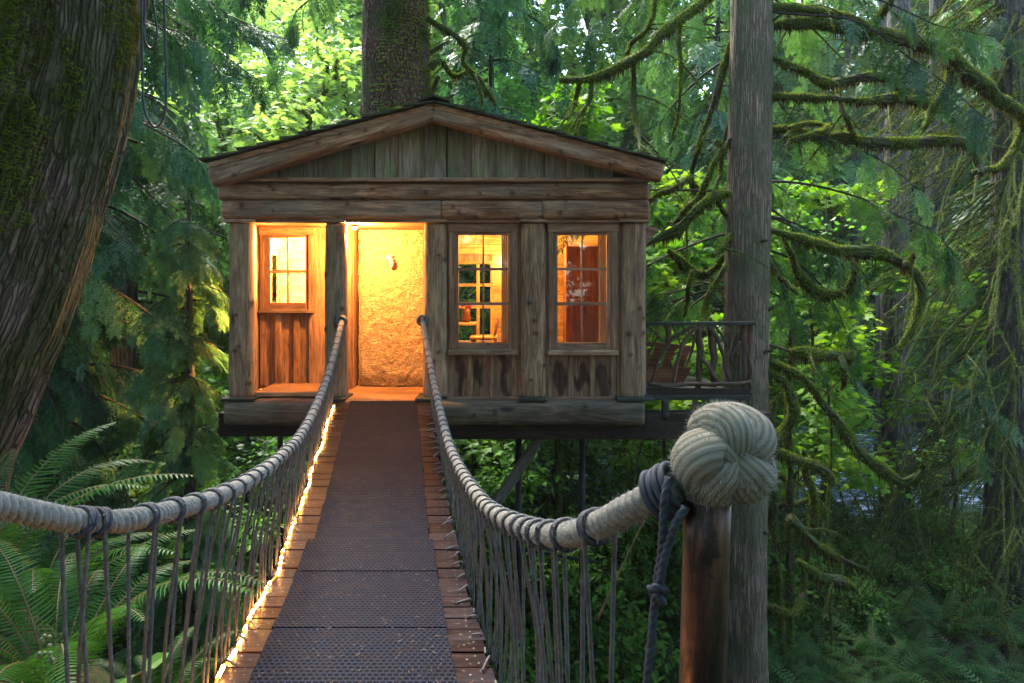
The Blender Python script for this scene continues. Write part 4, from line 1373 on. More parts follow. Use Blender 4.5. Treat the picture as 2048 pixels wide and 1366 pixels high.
# the knot: thick strands swirling from the rim into the middle of the crown
kc = P(1445, 909, DP)
fwd = np.array((0.12, -0.95, 0.10)); fwd /= np.linalg.norm(fwd)
kx = np.cross(fwd, (0, 0, 1.0)); kx /= np.linalg.norm(kx)
ky = np.cross(kx, fwd)
if ky[2] < 0: ky = -ky
if kx[0] < 0: kx = -kx
b = MB(); fz_ = MB()
RK = .043
ph = np.linspace(0, 1, 44)
kr = np.random.default_rng(31)
LOBES = [(.10, 1.7, .050, 2.35, .016), (1.30, .8, .041, 2.2, .005), (2.55, 1.9, .053, 2.4, .020), (3.75, .9, .043, 2.2, .004), (5.0, 1.7, .049, 2.3, .014)]
for k, (a0, tw_, rk, pm, off_) in enumerate(LOBES):
    pol = (1 - ph) * pm + .06                     # angle away from the centre of the crown
    azm = a0 + tw_ * (1 - ph) ** 1.5
    rr = (RK + .008 * np.sin(ph * 3.1)) * (1 + (.02, .20, .0, .17, .06)[k]) * (1 - .30 * ph ** 5)
    pts = kc + rr[:, None] * (np.cos(pol)[:, None] * fwd + np.sin(pol)[:, None] * (np.cos(azm)[:, None] * kx + np.sin(azm)[:, None] * ky))
    pts = pts + (np.stack([vnoise(np.stack([ph * 4 + k * 9, ph * 0 + c_ * 5, ph * 0], -1)) for c_ in range(3)], -1) - .5) * .012
    pts = pts + (off_ * ph ** 3)[:, None] * (np.cos(a0 + 2.2) * kx + np.sin(a0 + 2.2) * ky)
    rad = rk * np.interp(ph, [0, .15, .5, .75, .92, 1], [.75, .95, 1.0, .90, .6, .34])
    b.tube(pts, rad, 40, lambda s, th, p: 1 + .006 * np.sin(th * 25 + s * 60) + .05 * np.sin(th * 3 + s * 42 + rk * 900))
    n_ = len(pts)
    th = np.arange(40) / 40 * 2 * math.pi
    g = b.G[-1]
    gg = np.stack([np.repeat(np.linspace(0, .2, n_)[:, None], 40, 1), np.repeat(th[None] * .55, n_, 0) + np.repeat(np.linspace(0, .2, n_)[:, None], 40, 1) * 1.7, np.full((n_, 40), k * .7)], -1).reshape(-1, 3)
    g[:n_ * 40] = gg
    fuzz(fz_, pts, rad * 1.0, 60000, .014, .0006, .15)
b.tube([kc - fwd * .055, kc - fwd * .03, kc, kc + fwd * .03, kc + fwd * .05], [.02, .055, .066, .055, .02], 28)
b.tube(np.array([pt_ + ax * -.012, pt_ + ax * .02, kc]), [.044, .052, .05], 28)
kn = b.build('rope_knot', M['yarn'], post, smooth=True)
fb = fz_.build('knot_fuzz', M['hair'], kn); fb['kind'] = 'stuff'
# dark lashing that ties the handrail to the post, with its hanging tail
b = MB()
lc = P(1352, 962, 1.27)
tr_ = P(1300, 998, 1.30) - P(1352, 972, 1.27); tr_ /= np.linalg.norm(tr_)
u1 = np.cross(tr_, (0, 0, 1.0)); u1 /= np.linalg.norm(u1); u2 = np.cross(u1, tr_)
for q in range(4):
    th = np.linspace(0, 2 * math.pi, 24)
    c = P(1350, 973, 1.27) + tr_ * (.010 + .0145 * (q - .8))
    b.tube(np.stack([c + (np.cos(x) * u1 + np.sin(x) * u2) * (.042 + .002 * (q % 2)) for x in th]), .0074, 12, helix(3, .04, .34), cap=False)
for pts in ([(1338, 955, 1.235), (1329, 1000, 1.22), (1326, 1060, 1.22), (1322, 1110, 1.225), (1316, 1150, 1.23), (1312, 1182, 1.23)],
            [(1372, 1015, 1.21), (1352, 1046, 1.205), (1338, 1085, 1.213), (1326, 1130, 1.215), (1318, 1182, 1.222)],
            [(1313, 1180, 1.228), (1308, 1215, 1.228), (1303, 1275, 1.228), (1296, 1340, 1.228), (1292, 1400, 1.228)],
            [(1300, 1178, 1.22), (1312, 1176, 1.21), (1330, 1180, 1.225), (1318, 1186, 1.245), (1304, 1184, 1.235)],
            [(1314, 1186, 1.222), (1322, 1200, 1.218), (1330, 1206, 1.218)]):
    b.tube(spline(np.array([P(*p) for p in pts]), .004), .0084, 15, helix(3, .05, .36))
b.build('lashing_cord', M['lash'], post, smooth=True)

# ------------------------------------------------------------------ leaf templates
def T_needle(n=11, K=4, ln=.42, w=.030, nl=.10, sag=.28):
    """A flat drooping conifer spray, one unit long, made of narrow needle-like faces."""
    V, Fc, tt = [], [], []
    r = np.random.default_rng(3)
    zz = lambda x, y: -sag * x * x - .25 * y * y
    def tri(a, b_, c, t):
        m = len(V); V.extend([a, b_, c]); Fc.append((m, m + 1, m + 2)); tt.extend(t)
    def p(x, y): return (x, y, zz(x, y) + r.uniform(-.015, .015))
    for q in range(6):
        x = q / 6
        tri(p(x, -.006), p(x, .006), p(x + .2, 0), (-.25, -.25, -.2))
    for i in range(n):
        for sd_ in (-1, 1):
            x = .04 + .93 * (i + (.5 if sd_ > 0 else 0)) / n
            l = ln * (1 - .78 * x) * r.uniform(.75, 1.15) + .05
            an = math.radians(r.uniform(38, 58))
            ux, uy = math.cos(an), math.sin(an) * sd_
            vx, vy = -uy, ux
            tri(p(x - vx * .008, -vy * .008), p(x + vx * .008, vy * .008), p(x + ux * l, uy * l), (-.15, -.15, .1))
            for j in range(K):
                s = l * (j + .4) / K
                bx, by = x + ux * s, uy * s
                for sg in (-1, 1):
                    dx, dy = ux * .75 + vx * sg * .7, uy * .75 + vy * sg * .7
                    L = nl * r.uniform(.7, 1.2) * (1 - .35 * j / K)
                    tri(p(bx - dy * w * .5, by + dx * w * .5), p(bx + dy * w * .5, by - dx * w * .5), p(bx + dx * L, by + dy * L), (0, 0, .22))
    return np.array(V), np.array(Fc), np.array(tt)


def T_lo(n=7, ln=.42, sag=.28):
    V, Fc, tt = [], [], []
    r = np.random.default_rng(4)
    zz = lambda x, y: -sag * x * x - .25 * y * y
    for i in range(n):
        for sd_ in (-1, 1):
            x = .04 + .9 * (i + (.5 if sd_ > 0 else 0)) / n
            l = ln * (1 - .7 * x) * r.uniform(.75, 1.15) + .06
            an = math.radians(r.uniform(38, 60)); ux, uy = math.cos(an), math.sin(an) * sd_
            for s0, s1 in ((0, .6), (.45, 1.0)):
                m = len(V); wd = .05
                a, c = (x + ux * l * s0, uy * l * s0), (x + ux * l * s1, uy * l * s1)
                mx_, my = (a[0] + c[0]) / 2, (a[1] + c[1]) / 2
                for q in (a, (mx_ - uy * wd, my + ux * wd), c, (mx_ + uy * wd, my - ux * wd)):
                    V.append((q[0], q[1], zz(*q) + r.uniform(-.02, .02)))
                Fc += [(m, m + 1, m + 2), (m, m + 2, m + 3)]; tt += [-.05, 0, .15, 0]
    return np.array(V), np.array(Fc), np.array(tt)


def T_maple():
    an = [270, 300, 335, 350, 5, 20, 38, 55, 70, 90, 110, 125, 142, 160, 175, 190, 205, 240]
    rd = [.18, .42, .50, .62, .42, .70, .86, .55, .72, 1.0, .72, .55, .86, .70, .42, .62, .50, .42]
    V = [(0, 0, 0.03)]
    for a, r_ in zip(an, rd):
        x, y = r_ * math.cos(math.radians(a)), r_ * math.sin(math.radians(a))
        V.append((y + .15, x, -.10 * r_ * r_ - .10 * abs(x)))
    n = len(an)
    V[0] = (.15, 0, .03)
    return np.array(V) * .5, np.array([(0, 1 + i, 1 + (i + 1) % n) for i in range(n)]), np.array([.05] + [0.0] * n)


def T_oval():
    V = np.array([(0, 0, 0), (.28, .24, .04), (.70, .22, .03), (1, 0, -.10), (.70, -.22, .03), (.28, -.24, .04), (.5, 0, -.03)])
    return V, np.array([(0, 6, 1), (1, 6, 2), (2, 6, 3), (3, 6, 4), (4, 6, 5), (5, 6, 0)]), np.array([-.05, 0, 0, .1, 0, 0, 0])


def T_kite():
    V = np.array([(0, 0, 0), (.45, .26, .03), (1, 0, -.08), (.45, -.26, .03)])
    return V, np.array([(0, 1, 2), (0, 2, 3)]), np.array([0.0, 0, .1, 0])


NEEDLE, NEEDLE2, LO, MAPLE, OVAL, KITE = T_needle(), T_needle(9, 3, .38, .04, .13, .35), T_lo(), T_maple(), T_oval(), T_kite()


def sprays_on(mb, tpl, path, count, size, r, droop=.6, spread=60, tint=(.2, .8), t0=.15):
    """Sprays along a limb: turned out to both sides, hanging."""
    path = np.asarray(path); n = len(path)
    t = r.uniform(t0, 1, count)
    f = t * (n - 1); i = np.clip(f.astype(int), 0, n - 2); fr = (f - i)[:, None]
    pos = path[i] * (1 - fr) + path[i + 1] * fr
    tg = path[i + 1] - path[i]; tg /= (np.linalg.norm(tg, axis=1, keepdims=True) + 1e-9)
    a = np.radians(r.uniform(-spread, spread, count))
    c, s = np.cos(a)[:, None], np.sin(a)[:, None]
    hx = tg * c + np.cross(np.array((0, 0, 1.0)), tg) * s
    dr = (droop * r.uniform(.3, 1.5, count))[:, None]
    X = hx * (1 - .3 * dr) + np.array((0, 0, -1.0)) * dr
    Zv = np.array((0, 0, 1.0)) + hx * dr * .8 + rdir(count, r) * .35
    sz = size * r.uniform(.6, 1.25, count)
    base = r.uniform(*tint)
    tn = np.clip(base + r.normal(0, .13, count), 0, 1)
    scatter(mb, tpl[0], tpl[1], X, Zv, pos, sz, tn, tpl[2])


def limb_path(o, az, L, rise, droop, r, step=.25, wig=.06):
    n = max(4, int(L / step))
    t = np.linspace(0, 1, n)
    rr = t * L
    x = o[0] + math.cos(az) * rr; y = o[1] + math.sin(az) * rr
    z = o[2] + rise * rr - droop * rr * rr / max(L, .1)
    ph = r.uniform(0, 50)
    q = np.stack([x, y, z], -1)
    q += (np.stack([vnoise(np.stack([rr * 1.3 + ph, rr * 0 + k * 7, rr * 0], -1)) for k in range(3)], -1) - .5) * wig * L * t[:, None]
    return q


def conifer(name, label, h, r0, z0, z1, nl, lmax, tpl, per_m, size, leafm, barkm, seed, droop=.45, rise=.1, hang=.6, group=None,
            top=None, tint=(.15, .8), azr=None, limbtwig=True, lmin=.35, cat='tree'):
    """A conifer standing at the origin: tapered trunk, drooping limbs, needle sprays."""
    r = np.random.default_rng(seed)
    t = thing(name, label, cat, (0, 0, 0), group)
    b = MB()
    zz = np.linspace(-.4, h, max(10, int(h * 2)))
    sway = (np.stack([vnoise(np.stack([zz * .12 + seed, zz * 0, zz * 0], -1)), vnoise(np.stack([zz * .12, zz * 0 + seed, zz * 0], -1)), zz * 0], -1) - .5) * r0 * 1.5
    sway[:, 2] = 0
    ph = r.uniform(0, 9)
    b.tube(np.stack([zz * 0, zz * 0, zz], -1) + sway, r0 * (1 - .9 * np.clip(zz / h, 0, 1)) * (1 + .6 * np.exp(-np.clip(zz, 0, 99) / .35)), 20,
           lambda s, th, p: 1 + .05 * np.sin(5 * th + ph) + .03 * np.sin(9 * th + s * .7))
    b.build('trunk', barkm, t, smooth=True)
    lv, tw = MB(), MB()
    for k in range(nl):
        f = (k + r.random()) / nl
        z = z0 + (z1 - z0) * f
        az_ = r.uniform(0, 2 * math.pi) if azr is None else r.uniform(*azr)
        L = lmax * (1 - (1 - lmin) * f) * r.uniform(.6, 1.1)
        p = limb_path((0, 0, z), az_, L, rise + r.uniform(-.15, .15), droop, r)
        if limbtwig: tw.tube(p, np.linspace(.035 + .01 * L, .008, len(p)) * (.5 + r0), 5)
        sprays_on(lv, tpl, p, max(3, int(L * per_m)), size, r, hang, 75, tint)
    if limbtwig and tw.n: tw.build('limb', M['twig'], t)
    lv.build('crown', leafm, t)
    return t


def broadleaf(name, label, h, r0, nb, spread, tpl, nleaf, size, leafm, barkm, seed, z0=.25, group=None, stems=1, tint=(.15, .9), flat=.5, moss=False):
    """A broadleaved tree or shrub at the origin: crooked stems, forking limbs, layers of leaves."""
    r = np.random.default_rng(seed)
    t = thing(name, label, 'shrub' if h < 6 else 'tree', (0, 0, 0), group)
    b, lv, mo = MB(), MB(), MB()
    tips = []
    for s in range(stems):
        a = r.uniform(0, 6.28)
        lean = (0 if stems == 1 else .35) * spread
        top = np.array((math.cos(a) * lean, math.sin(a) * lean, h * r.uniform(.85, 1)))
        zz = np.linspace(0, 1, 9)[:, None]
        st = np.array((math.cos(a), math.sin(a), 0)) * .12 * (stems > 1) + zz * top + (r.normal(0, 1, (9, 3)) * .035 * h) * np.array((1, 1, 0)) * zz
        st[0, 2] = -.3
        st = spline(st, .3)
        b.tube(st, r0 * np.linspace(1, .25, len(st)), 8 if r0 < .1 else 12)
        if moss: fuzz(mo, st, r0 * np.linspace(1, .25, len(st)), 500, .07, .008, .6, r=r)
        for k in range(nb):
            f = z0 + (1 - z0) * (k + r.random()) / nb
            o = st[int(f * (len(st) - 1))]
            L = spread * (1.05 - .6 * f) * r.uniform(.5, 1.1)
            p = limb_path(o, r.uniform(0, 6.28), L, r.uniform(.15, .7), .35, r, .3, .22)
            b.tube(p, np.linspace(r0 * .38, r0 * .06, len(p)), 5)
            if moss: fuzz(mo, p, np.linspace(r0 * .40, r0 * .06, len(p)), 700, .07, .008, .8, r=r)
            tips.append((p, f))
    per = max(1, nleaf // max(1, len(tips)))
    for p, f in tips:
        base = r.uniform(*tint)
        n = per
        q = r.uniform(.25, 1, n) ** .8 * (len(p) - 1)
        i = np.clip(q.astype(int), 0, len(p) - 2)
        pos = p[i] + (p[i + 1] - p[i]) * (q - i)[:, None]
        off = rdir(n, r) * np.array((1, 1, flat)) * r.random((n, 1)) ** .5 * spread * .24
        pos = pos + off
        X = off * np.array((1, 1, .3)) + rdir(n, r) * .4 * spread * .24 + np.array((0, 0, -.10 * spread * .24))
        Zv = np.array((0, 0, 1.0)) + rdir(n, r) * .55
        scatter(lv, tpl[0], tpl[1], X, Zv, pos, size * r.uniform(.6, 1.2, n), np.clip(base + r.normal(0, .15, n), 0, 1), tpl[2])
    b.build('trunk', barkm, t, smooth=True)
    lv.build('crown', leafm, t)
    if moss and mo.n: mo.build('moss', M['moss'], t)
    return t


def place(t, x, y, rz=0, sc=1.0, dz=0.0):
    t.location = (x, y, float(ground_z(x, y)) + dz); t.rotation_euler = (0, 0, rz); t.scale = (sc, sc, sc)


def spot(x, y, dz=0.0): return (x, y, float(ground_z(x, y)) + dz)


# ------------------------------------------------------------------ the big trees round the cabin
def trunk_mesh(pts, rads, seg, step, ridge, nridge, seed, lump=.06):
    p = spline(np.column_stack([np.array(pts), rads]), step)
    r = np.random.default_rng(seed)
    def rf(s, th, path):
        q = np.stack([np.cos(th) * 2.4 + s * 0, np.sin(th) * 2.4 + s * 0, s * .55 + th * 0], -1) + seed
        q2 = np.stack([np.cos(th) * nridge / 6 + s * 0, np.sin(th) * nridge / 6 + s * 0, s * 1.1 + th * 0], -1) + seed * 2
        rd = np.abs(vnoise(q2) - .5) * 2
        q3 = np.stack([np.cos(th) * nridge / 2.6 + s * 0, np.sin(th) * nridge / 2.6 + s * 0, s * 4 + th * 0], -1)
        return 1 + lump * 2 * (fbm(q, 3) - .5) + ridge * (rd - .5) + ridge * .5 * (vnoise(q3) - .5)
    b = MB()
    b.tube(p[:, :3], p[:, 3], seg, rf)
    b.rf = rf
    b.s = np.concatenate([[0], np.cumsum(np.linalg.norm(np.diff(p[:, :3], axis=0), axis=1))])
    return b, p


# left: great leaning trunk, moss on its left flank
lt = thing('leaning_tree', 'huge leaning mossy tree trunk at the left edge with furrowed bark', 'tree', tuple(P(-230, 1120, 4.3)))
axis = [((-330), 1300), (-230, 1120), (-172, 930), (-88, 760), (-6, 590), (60, 420), (110, 250), (142, 100), (152, 0), (160, -160), (165, -420)]
rpx = [230, 185, 163, 150, 141, 133, 128, 126, 124, 122, 118]
LD = 4.3
pts = [P(x, y, LD) for x, y in axis]
lb, lpth = trunk_mesh(pts, [q / F * LD for q in rpx], 170, .025, .12, 46, 5, .08)
trunk = lb.build('trunk', M['bark_left'], lt, smooth=True)
r = np.random.default_rng(12)
b = MB()
Tn, Nn, Bn = frames(lpth[:, :3])
k = 150000
ii = r.integers(0, len(lpth) - 1, k); th = r.uniform(0, 2 * math.pi, k)
nn = np.cos(th)[:, None] * Nn[ii] + np.sin(th)[:, None] * Bn[ii]
pp = lpth[ii, :3] + nn * lpth[ii, 3:4] * lb.rf(lb.s[ii], th, None)[:, None]
msk = (fbm(np.stack([pp[:, 0] * 2.4, pp[:, 1] * 2.4, pp[:, 2] * 1.3], -1) + 4, 4) + np.clip(-nn[:, 0] * .30, -.25, .28) - np.clip(.9 - pp[:, 2], 0, 2) * .12) > .41
pp, nn = pp[msk & (nn[:, 1] < .5)], nn[msk & (nn[:, 1] < .5)]
n_ = len(pp)
d = nn * .9 + rdir(n_, r) * .8 + np.array((0, 0, -.25)); d /= np.linalg.norm(d, axis=1, keepdims=True)
sdv = np.cross(d, rdir(n_, r)); sdv /= np.linalg.norm(sdv, axis=1, keepdims=True)
base = pp + nn * r.uniform(-.02, .012, (n_, 1))
L = r.uniform(.02, .065, (n_, 1)); wv = r.uniform(.002, .005, (n_, 1))
V = np.stack([base - sdv * wv, base + sdv * wv, base + d * L], 1).reshape(-1, 3)
tt = np.clip(vnoise(pp * 6) * .7 + .38 + r.normal(0, .12, n_), .1, 1)
b.add(V, None, np.arange(n_ * 3).reshape(-1, 3), None, np.repeat(tt, 3))
b.build('moss', M['trunkmoss'], lt)['kind'] = 'stuff'
# its unseen crown, added high over the bridge to shade the front
r = np.random.default_rng(14)
lv, tw = MB(), MB()
top = lpth[-1, :3]
for k in range(34):
    tgt = np.array((r.uniform(-7.5, 2.2), r.uniform(-4, 7.0), r.uniform(6.2, 10.5)))
    mid = (top + tgt) / 2 + np.array((0, 0, .8))
    p = spline(np.array([top, mid, tgt]), .3)
    tw.tube(p, np.linspace(.12, .015, len(p)), 6)
    n = 120
    i = np.clip((r.uniform(.35, 1, n) * (len(p) - 1)).astype(int), 0, len(p) - 1)
    off = rdir(n, r) * np.array((1.5, 1.5, .5)) * r.random((n, 1)) ** .5
    scatter(lv, MAPLE[0], MAPLE[1], rdir(n, r) * np.array((1, 1, .3)), np.array((0, 0, 1.0)) + rdir(n, r) * .4, p[i] + off, r.uniform(.2, .42, n), r.uniform(.1, .7, n), MAPLE[2])
tw.build('limb', M['branch'], lt); lv.build('crown', M['maple'], lt)
# loops of black cable hanging beside it
b = MB()
for pts in ([(283, -60), (284, 60), (285, 150), (287, 205), (296, 238), (309, 254), (322, 247), (330, 225), (333, 180), (331, 100), (329, 30), (327, -60)],):
    b.tube(spline(np.array([P(x, y, 4.25 + .02 * math.sin(i)) for i, (x, y) in enumerate(pts)]), .02), .0075, 8)
tag(b.build('hanging_cable', M['cable'], base=tuple(P(309, 254, 4.25)), smooth=True), 'long loop of black cable hanging beside the leaning trunk', 'cable')
b = MB()
b.tube(spline(np.array([P(x, y, 4.3) for x, y in [(291, -60), (289, 30), (288, 70), (293, 90), (303, 97), (312, 88), (314, 60), (306, 0), (300, -60)]]), .02), .007, 8)
tag(b.build('hanging_cable', M['cable'], base=tuple(P(303, 97, 4.3)), smooth=True), 'short loop of black cable hanging inside the longer one', 'cable')

# middle: spruce behind the ridge
st_ = thing('spruce_tree', 'thick reddish spruce trunk rising behind the cabin roof', 'tree', spot(P(792, 0, 12.2)[0], 12.2))
sb_, sp_ = trunk_mesh([P(x, y, 12.2) for x, y in ((788, 1270), (790, 700), (792, 220), (792, 0), (794, -300), (796, -700))], [.78, .66, .615, .575, .54, .48], 110, .07, .06, 60, 9, .04)
sb_.build('trunk', M['bark_spruce'], st_, smooth=True)
b = MB()
n0 = int(len(sp_) * .45)
Tn, Nn, Bn = frames(sp_[:, :3])
k = 30000; ii = r.integers(n0, len(sp_) - 1, k); th = r.uniform(0, 6.28, k)
nn = np.cos(th)[:, None] * Nn[ii] + np.sin(th)[:, None] * Bn[ii]
pp = sp_[ii, :3] + nn * sp_[ii, 3:4] * sb_.rf(sb_.s[ii], th, None)[:, None]
hh = (pp[:, 2] - 5) * .05
ms = (fbm(pp * np.array((2.2, 2.2, .9)), 4) + nn[:, 0] * .16 + np.clip(hh, -.1, .15)) > .47
pp, nn = pp[ms], nn[ms]; n_ = len(pp)
d = nn + rdir(n_, r) * .6 + np.array((0, 0, -.5)); d /= np.linalg.norm(d, axis=1, keepdims=True)
sdv = np.cross(d, rdir(n_, r)); sdv /= np.linalg.norm(sdv, axis=1, keepdims=True)
V = np.stack([pp - sdv * .012, pp + sdv * .012, pp + d * r.uniform(.03, .1, (n_, 1))], 1).reshape(-1, 3)
b.add(V, None, np.arange(n_ * 3).reshape(-1, 3), None, np.repeat(np.clip(.3 + .7 * vnoise(pp * 3) + r.normal(0, .1, n_), 0, 1), 3))
b.build('moss', M['moss'], st_)['kind'] = 'stuff'


def moss_limb(parent, pts, rpx, D0_, seed, hang=.7, dense=1.0, wander=.45, name='limb', brown=.45):
    """A crooked moss-covered limb through the given points, swinging in depth, moss fur and hanging beards."""
    r = np.random.default_rng(seed)
    n = len(pts)
    t = np.linspace(0, 1, n)
    ph = r.uniform(0, 6.28)
    Dv = D0_ + wander * t * (np.sin(t * 3.3 + ph) * .9 + r.choice([-.5, .6]))
    rr = np.interp(t, np.linspace(0, 1, len(rpx)), rpx) if not np.isscalar(rpx) else rpx * np.interp(t, [0, .7, 1], [1, 1, .65])
    q = np.array([np.append(P(x, y, dd), ra / F * dd) for (x, y), dd, ra in zip(pts, Dv, rr)])
    sp = spline(q, .06)
    lum = 1 + .55 * (fbm(np.stack([np.arange(len(sp)) * .22, np.full(len(sp), seed * 1.7), np.zeros(len(sp))], -1), 3) - .5)
    rad = np.maximum(sp[:, 3] * lum * .9, .006)
    path = sp[:, :3] + (np.stack([fbm(sp[:, :3] * 4 + k * 11, 2) for k in range(3)], -1) - .5) * .06
    b = MB()
    b.tube(path, rad * .82, 12, lambda s, th, p: 1 + .10 * np.sin(3 * th + s * 5) + .07 * np.sin(7 * th - s * 9))
    tws = []
    for q in range(int(r.integers(1, 4)) if len(path) > 12 else 0):
        i = int(r.integers(4, len(path) - 3))
        p2 = limb_path(path[i], r.uniform(0, 6.28), r.uniform(.25, .8), r.uniform(-1.3, .5), r.uniform(.1, .5), r, .06, .3)
        r2 = np.linspace(.012, .004, len(p2)) * r.uniform(.8, 1.6)
        b.tube(p2, r2, 6); tws.append((p2, r2))
        if len(p2) > 6:
            p3 = limb_path(p2[len(p2) // 2], r.uniform(0, 6.28), r.uniform(.15, .4), r.uniform(-1.2, .3), .2, r, .05, .3)
            r3 = np.linspace(.007, .003, len(p3)); b.tube(p3, r3, 5); tws.append((p3, r3))
    o = b.build(name, M['branch'], parent, smooth=True)
    b = MB()
    for p2, r2 in tws: fuzz(b, p2, r2, 2600, .025, .004, .6, r=r)
    fuzz(b, path, rad * .92, 5600 * dense, .024, .0055, .3, r=r, clump=.40)
    # beards below
    k = int(len(path) * 14 * hang)
    i = r.integers(0, len(path), k)
    gate = vnoise(np.stack([i * .16, np.full(k, seed * 3.1), np.zeros(k)], -1)) > (1 - brown - .15)
    i = i[gate]; k = len(i)
    if k:
        p0 = path[i] + rdir(k, r) * rad[i][:, None] * np.array((.7, .7, .1)) - np.array((0, 0, .75)) * rad[i][:, None]
        L = (.01 + rad[i] * 1.1) * r.uniform(.2, 1.6, k)
        wd = .006 + r.random(k) * .006
        sx = rdir(k, r) * np.array((1, 1, 0)); sx /= (np.linalg.norm(sx, axis=1, keepdims=True) + 1e-6)
        V = np.stack([p0 - sx * wd[:, None], p0 + sx * wd[:, None], p0 + np.array((0, 0, -1.0)) * L[:, None] + rdir(k, r) * .012], 1).reshape(-1, 3)
        b.add(V, None, np.arange(k * 3).reshape(-1, 3), None, np.repeat(r.random(k) * .24, 3))
    b.build('moss', M['moss'], o)['kind'] = 'stuff'
    return path


rc = thing('cedar_tree', 'tall straight cedar right of the cabin with curling moss covered limbs', 'tree', spot(P(1490, 0, 9.2)[0], 9.2))
b, cp_ = trunk_mesh([P(x, y, 9.2) for x, y in ((1478, 1500), (1482, 1366), (1484, 1100), (1488, 850), (1493, 600), (1499, 300), (1504, 0), (1508, -300), (1512, -700))],
                    [.40, .345, .325, .318, .295, .284, .276, .26, .235], 90, .05, .05, 90, 21, .03)
b.build('trunk', M['bark_cedar'], rc, smooth=True)
CL = [  # (points in the photo, half thickness in photo pixels)
    ([(1540, 54), (1616, 46), (1697, 58), (1746, 65), (1799, 76), (1851, 86), (1886, 95), (1904, 116), (1904, 151), (1890, 183), (1869, 218), (1848, 255)], [11, 15, 17, 19, 19, 16, 12, 5]),
    ([(1893, 103), (1939, 148), (1967, 169), (1999, 197), (2027, 214), (2043, 239), (2037, 274), (2023, 309), (1992, 334), (1950, 346)], [17, 17, 17, 14, 11, 10, 9, 7]),
    ([(1538, 14), (1616, 19), (1658, 32), (1711, 42), (1745, 58)], [8, 12, 12, 10]),
    ([(1700, 72), (1739, 49), (1760, 28), (1781, 4), (1800, -30)], [5, 9, 9, 8]),
    ([(1538, 109), (1577, 130), (1616, 148), (1640, 163), (1683, 163), (1725, 153), (1767, 155), (1792, 172), (1809, 190)], [6, 10, 13, 12, 9, 6]),
    ([(1540, 193), (1605, 195), (1669, 198), (1725, 200), (1767, 197), (1816, 198), (1853, 202)], [8, 9, 5, 12, 12, 11]),
    ([(1536, 258), (1581, 258), (1640, 272), (1683, 274), (1728, 284), (1781, 288), (1834, 284), (1886, 281), (1921, 284), (1943, 299), (1957, 327), (1962, 345)], [10, 7, 13, 16, 16, 12, 13, 10, 6]),
    ([(1582, 278), (1630, 266), (1656, 250)], 6), ([(1578, 254), (1618, 245), (1646, 250)], 5),
    ([(1679, 168), (1679, 211), (1697, 242), (1711, 267)], 6),
    ([(1536, 461), (1591, 474), (1639, 490), (1683, 501), (1727, 501), (1771, 510), (1804, 529), (1829, 545), (1840, 571), (1844, 596), (1837, 622), (1822, 655), (1800, 695)], [7, 11, 15, 16, 13, 13, 12, 12, 5]),
    ([(1806, 530), (1821, 516), (1828, 508)], 8),
    ([(1566, 472), (1584, 512), (1599, 549), (1621, 574), (1654, 589), (1687, 585), (1705, 563), (1709, 538)], [4, 8, 11, 10, 10, 6]),
    ([(1536, 520), (1562, 552), (1595, 582)], [8, 8, 5]),
    ([(1579, 705), (1610, 706), (1650, 708), (1702, 711)], [9, 13, 12, 11]),
    ([(1682, 716), (1686, 745), (1684, 775)], [9, 8, 4]),
    ([(1530, 718), (1580, 739), (1617, 765), (1646, 805), (1676, 842), (1705, 886), (1734, 915), (1771, 944), (1804, 965), (1831, 958), (1848, 937), (1848, 900)], [7, 9, 10, 11, 12, 14, 14, 10, 6]),
    ([(1526, 735), (1570, 768), (1588, 809), (1584, 838), (1566, 864), (1545, 880)], [7, 11, 14, 12]),
    ([(1520, 885), (1558, 905), (1616, 927), (1651, 944), (1668, 972)], [9, 12, 13, 8]),
    ([(1582, 1036), (1623, 1081), (1671, 1112), (1736, 1139)], [12, 10, 8, 4]),
    ([(1593, 1122), (1634, 1149), (1685, 1163), (1715, 1183)], [8, 11, 11, 4]),
    ([(1515, 1222), (1545, 1215), (1590, 1228), (1606, 1190)], [9, 10, 9, 4]),
    ([(1458, 387), (1426, 394), (1401, 409), (1379, 434), (1353, 460), (1320, 476), (1291, 487)], [7, 12, 11, 12, 14, 11, 4]),
    ([(1463, 277), (1441, 306), (1419, 346), (1397, 390), (1375, 420), (1346, 453)], [5, 7, 7, 9, 6]),
    ([(1466, 66), (1447, 137), (1425, 216), (1403, 280), (1383, 343), (1388, 375), (1403, 394)], [6, 9, 7, 6, 7, 9]),
    ([(1386, 352), (1352, 372), (1318, 388), (1296, 402)], [8, 6, 6, 4]),
    ([(1452, 533), (1423, 584), (1410, 621), (1408, 665)], [6, 8, 9, 7]),
    ([(1448, 511), (1419, 548), (1379, 537), (1361, 522), (1339, 500)], [6, 7, 8, 9, 4]),
    ([(1384, 540), (1375, 585), (1371, 632)], [6, 6, 3]),
    ([(1460, 470), (1446, 495), (1424, 510)], 6), ([(1455, 440), (1440, 415), (1432, 400)], 6),
    ([(1440, -25), (1409, 3), (1358, 41), (1317, 73), (1294, 102), (1256, 124), (1199, 152), (1155, 160), (1120, 160)], [9, 10, 12, 12, 12, 11, 9, 8, 6]),
    ([(1269, 127), (1266, 190), (1275, 254), (1282, 310)], [6, 8, 7, 3]),
    ([(1183, 158), (1180, 197), (1164, 232), (1151, 268)], [7, 7, 5, 3]), ([(1162, 160), (1150, 203), (1133, 238)], [6, 5, 3]),
    ([(1358, 45), (1361, 127), (1358, 206), (1345, 273)], [5, 5, 4, 2]),
    ([(1462, 235), (1448, 300), (1440, 350), (1430, 380)], [4, 6, 5, 3]), ([(1428, 284), (1450, 292), (1462, 287)], 7),
    ([(1316, -25), (1296, 55), (1262, 85), (1255, 118)], [7, 6, 5, 3]),
]
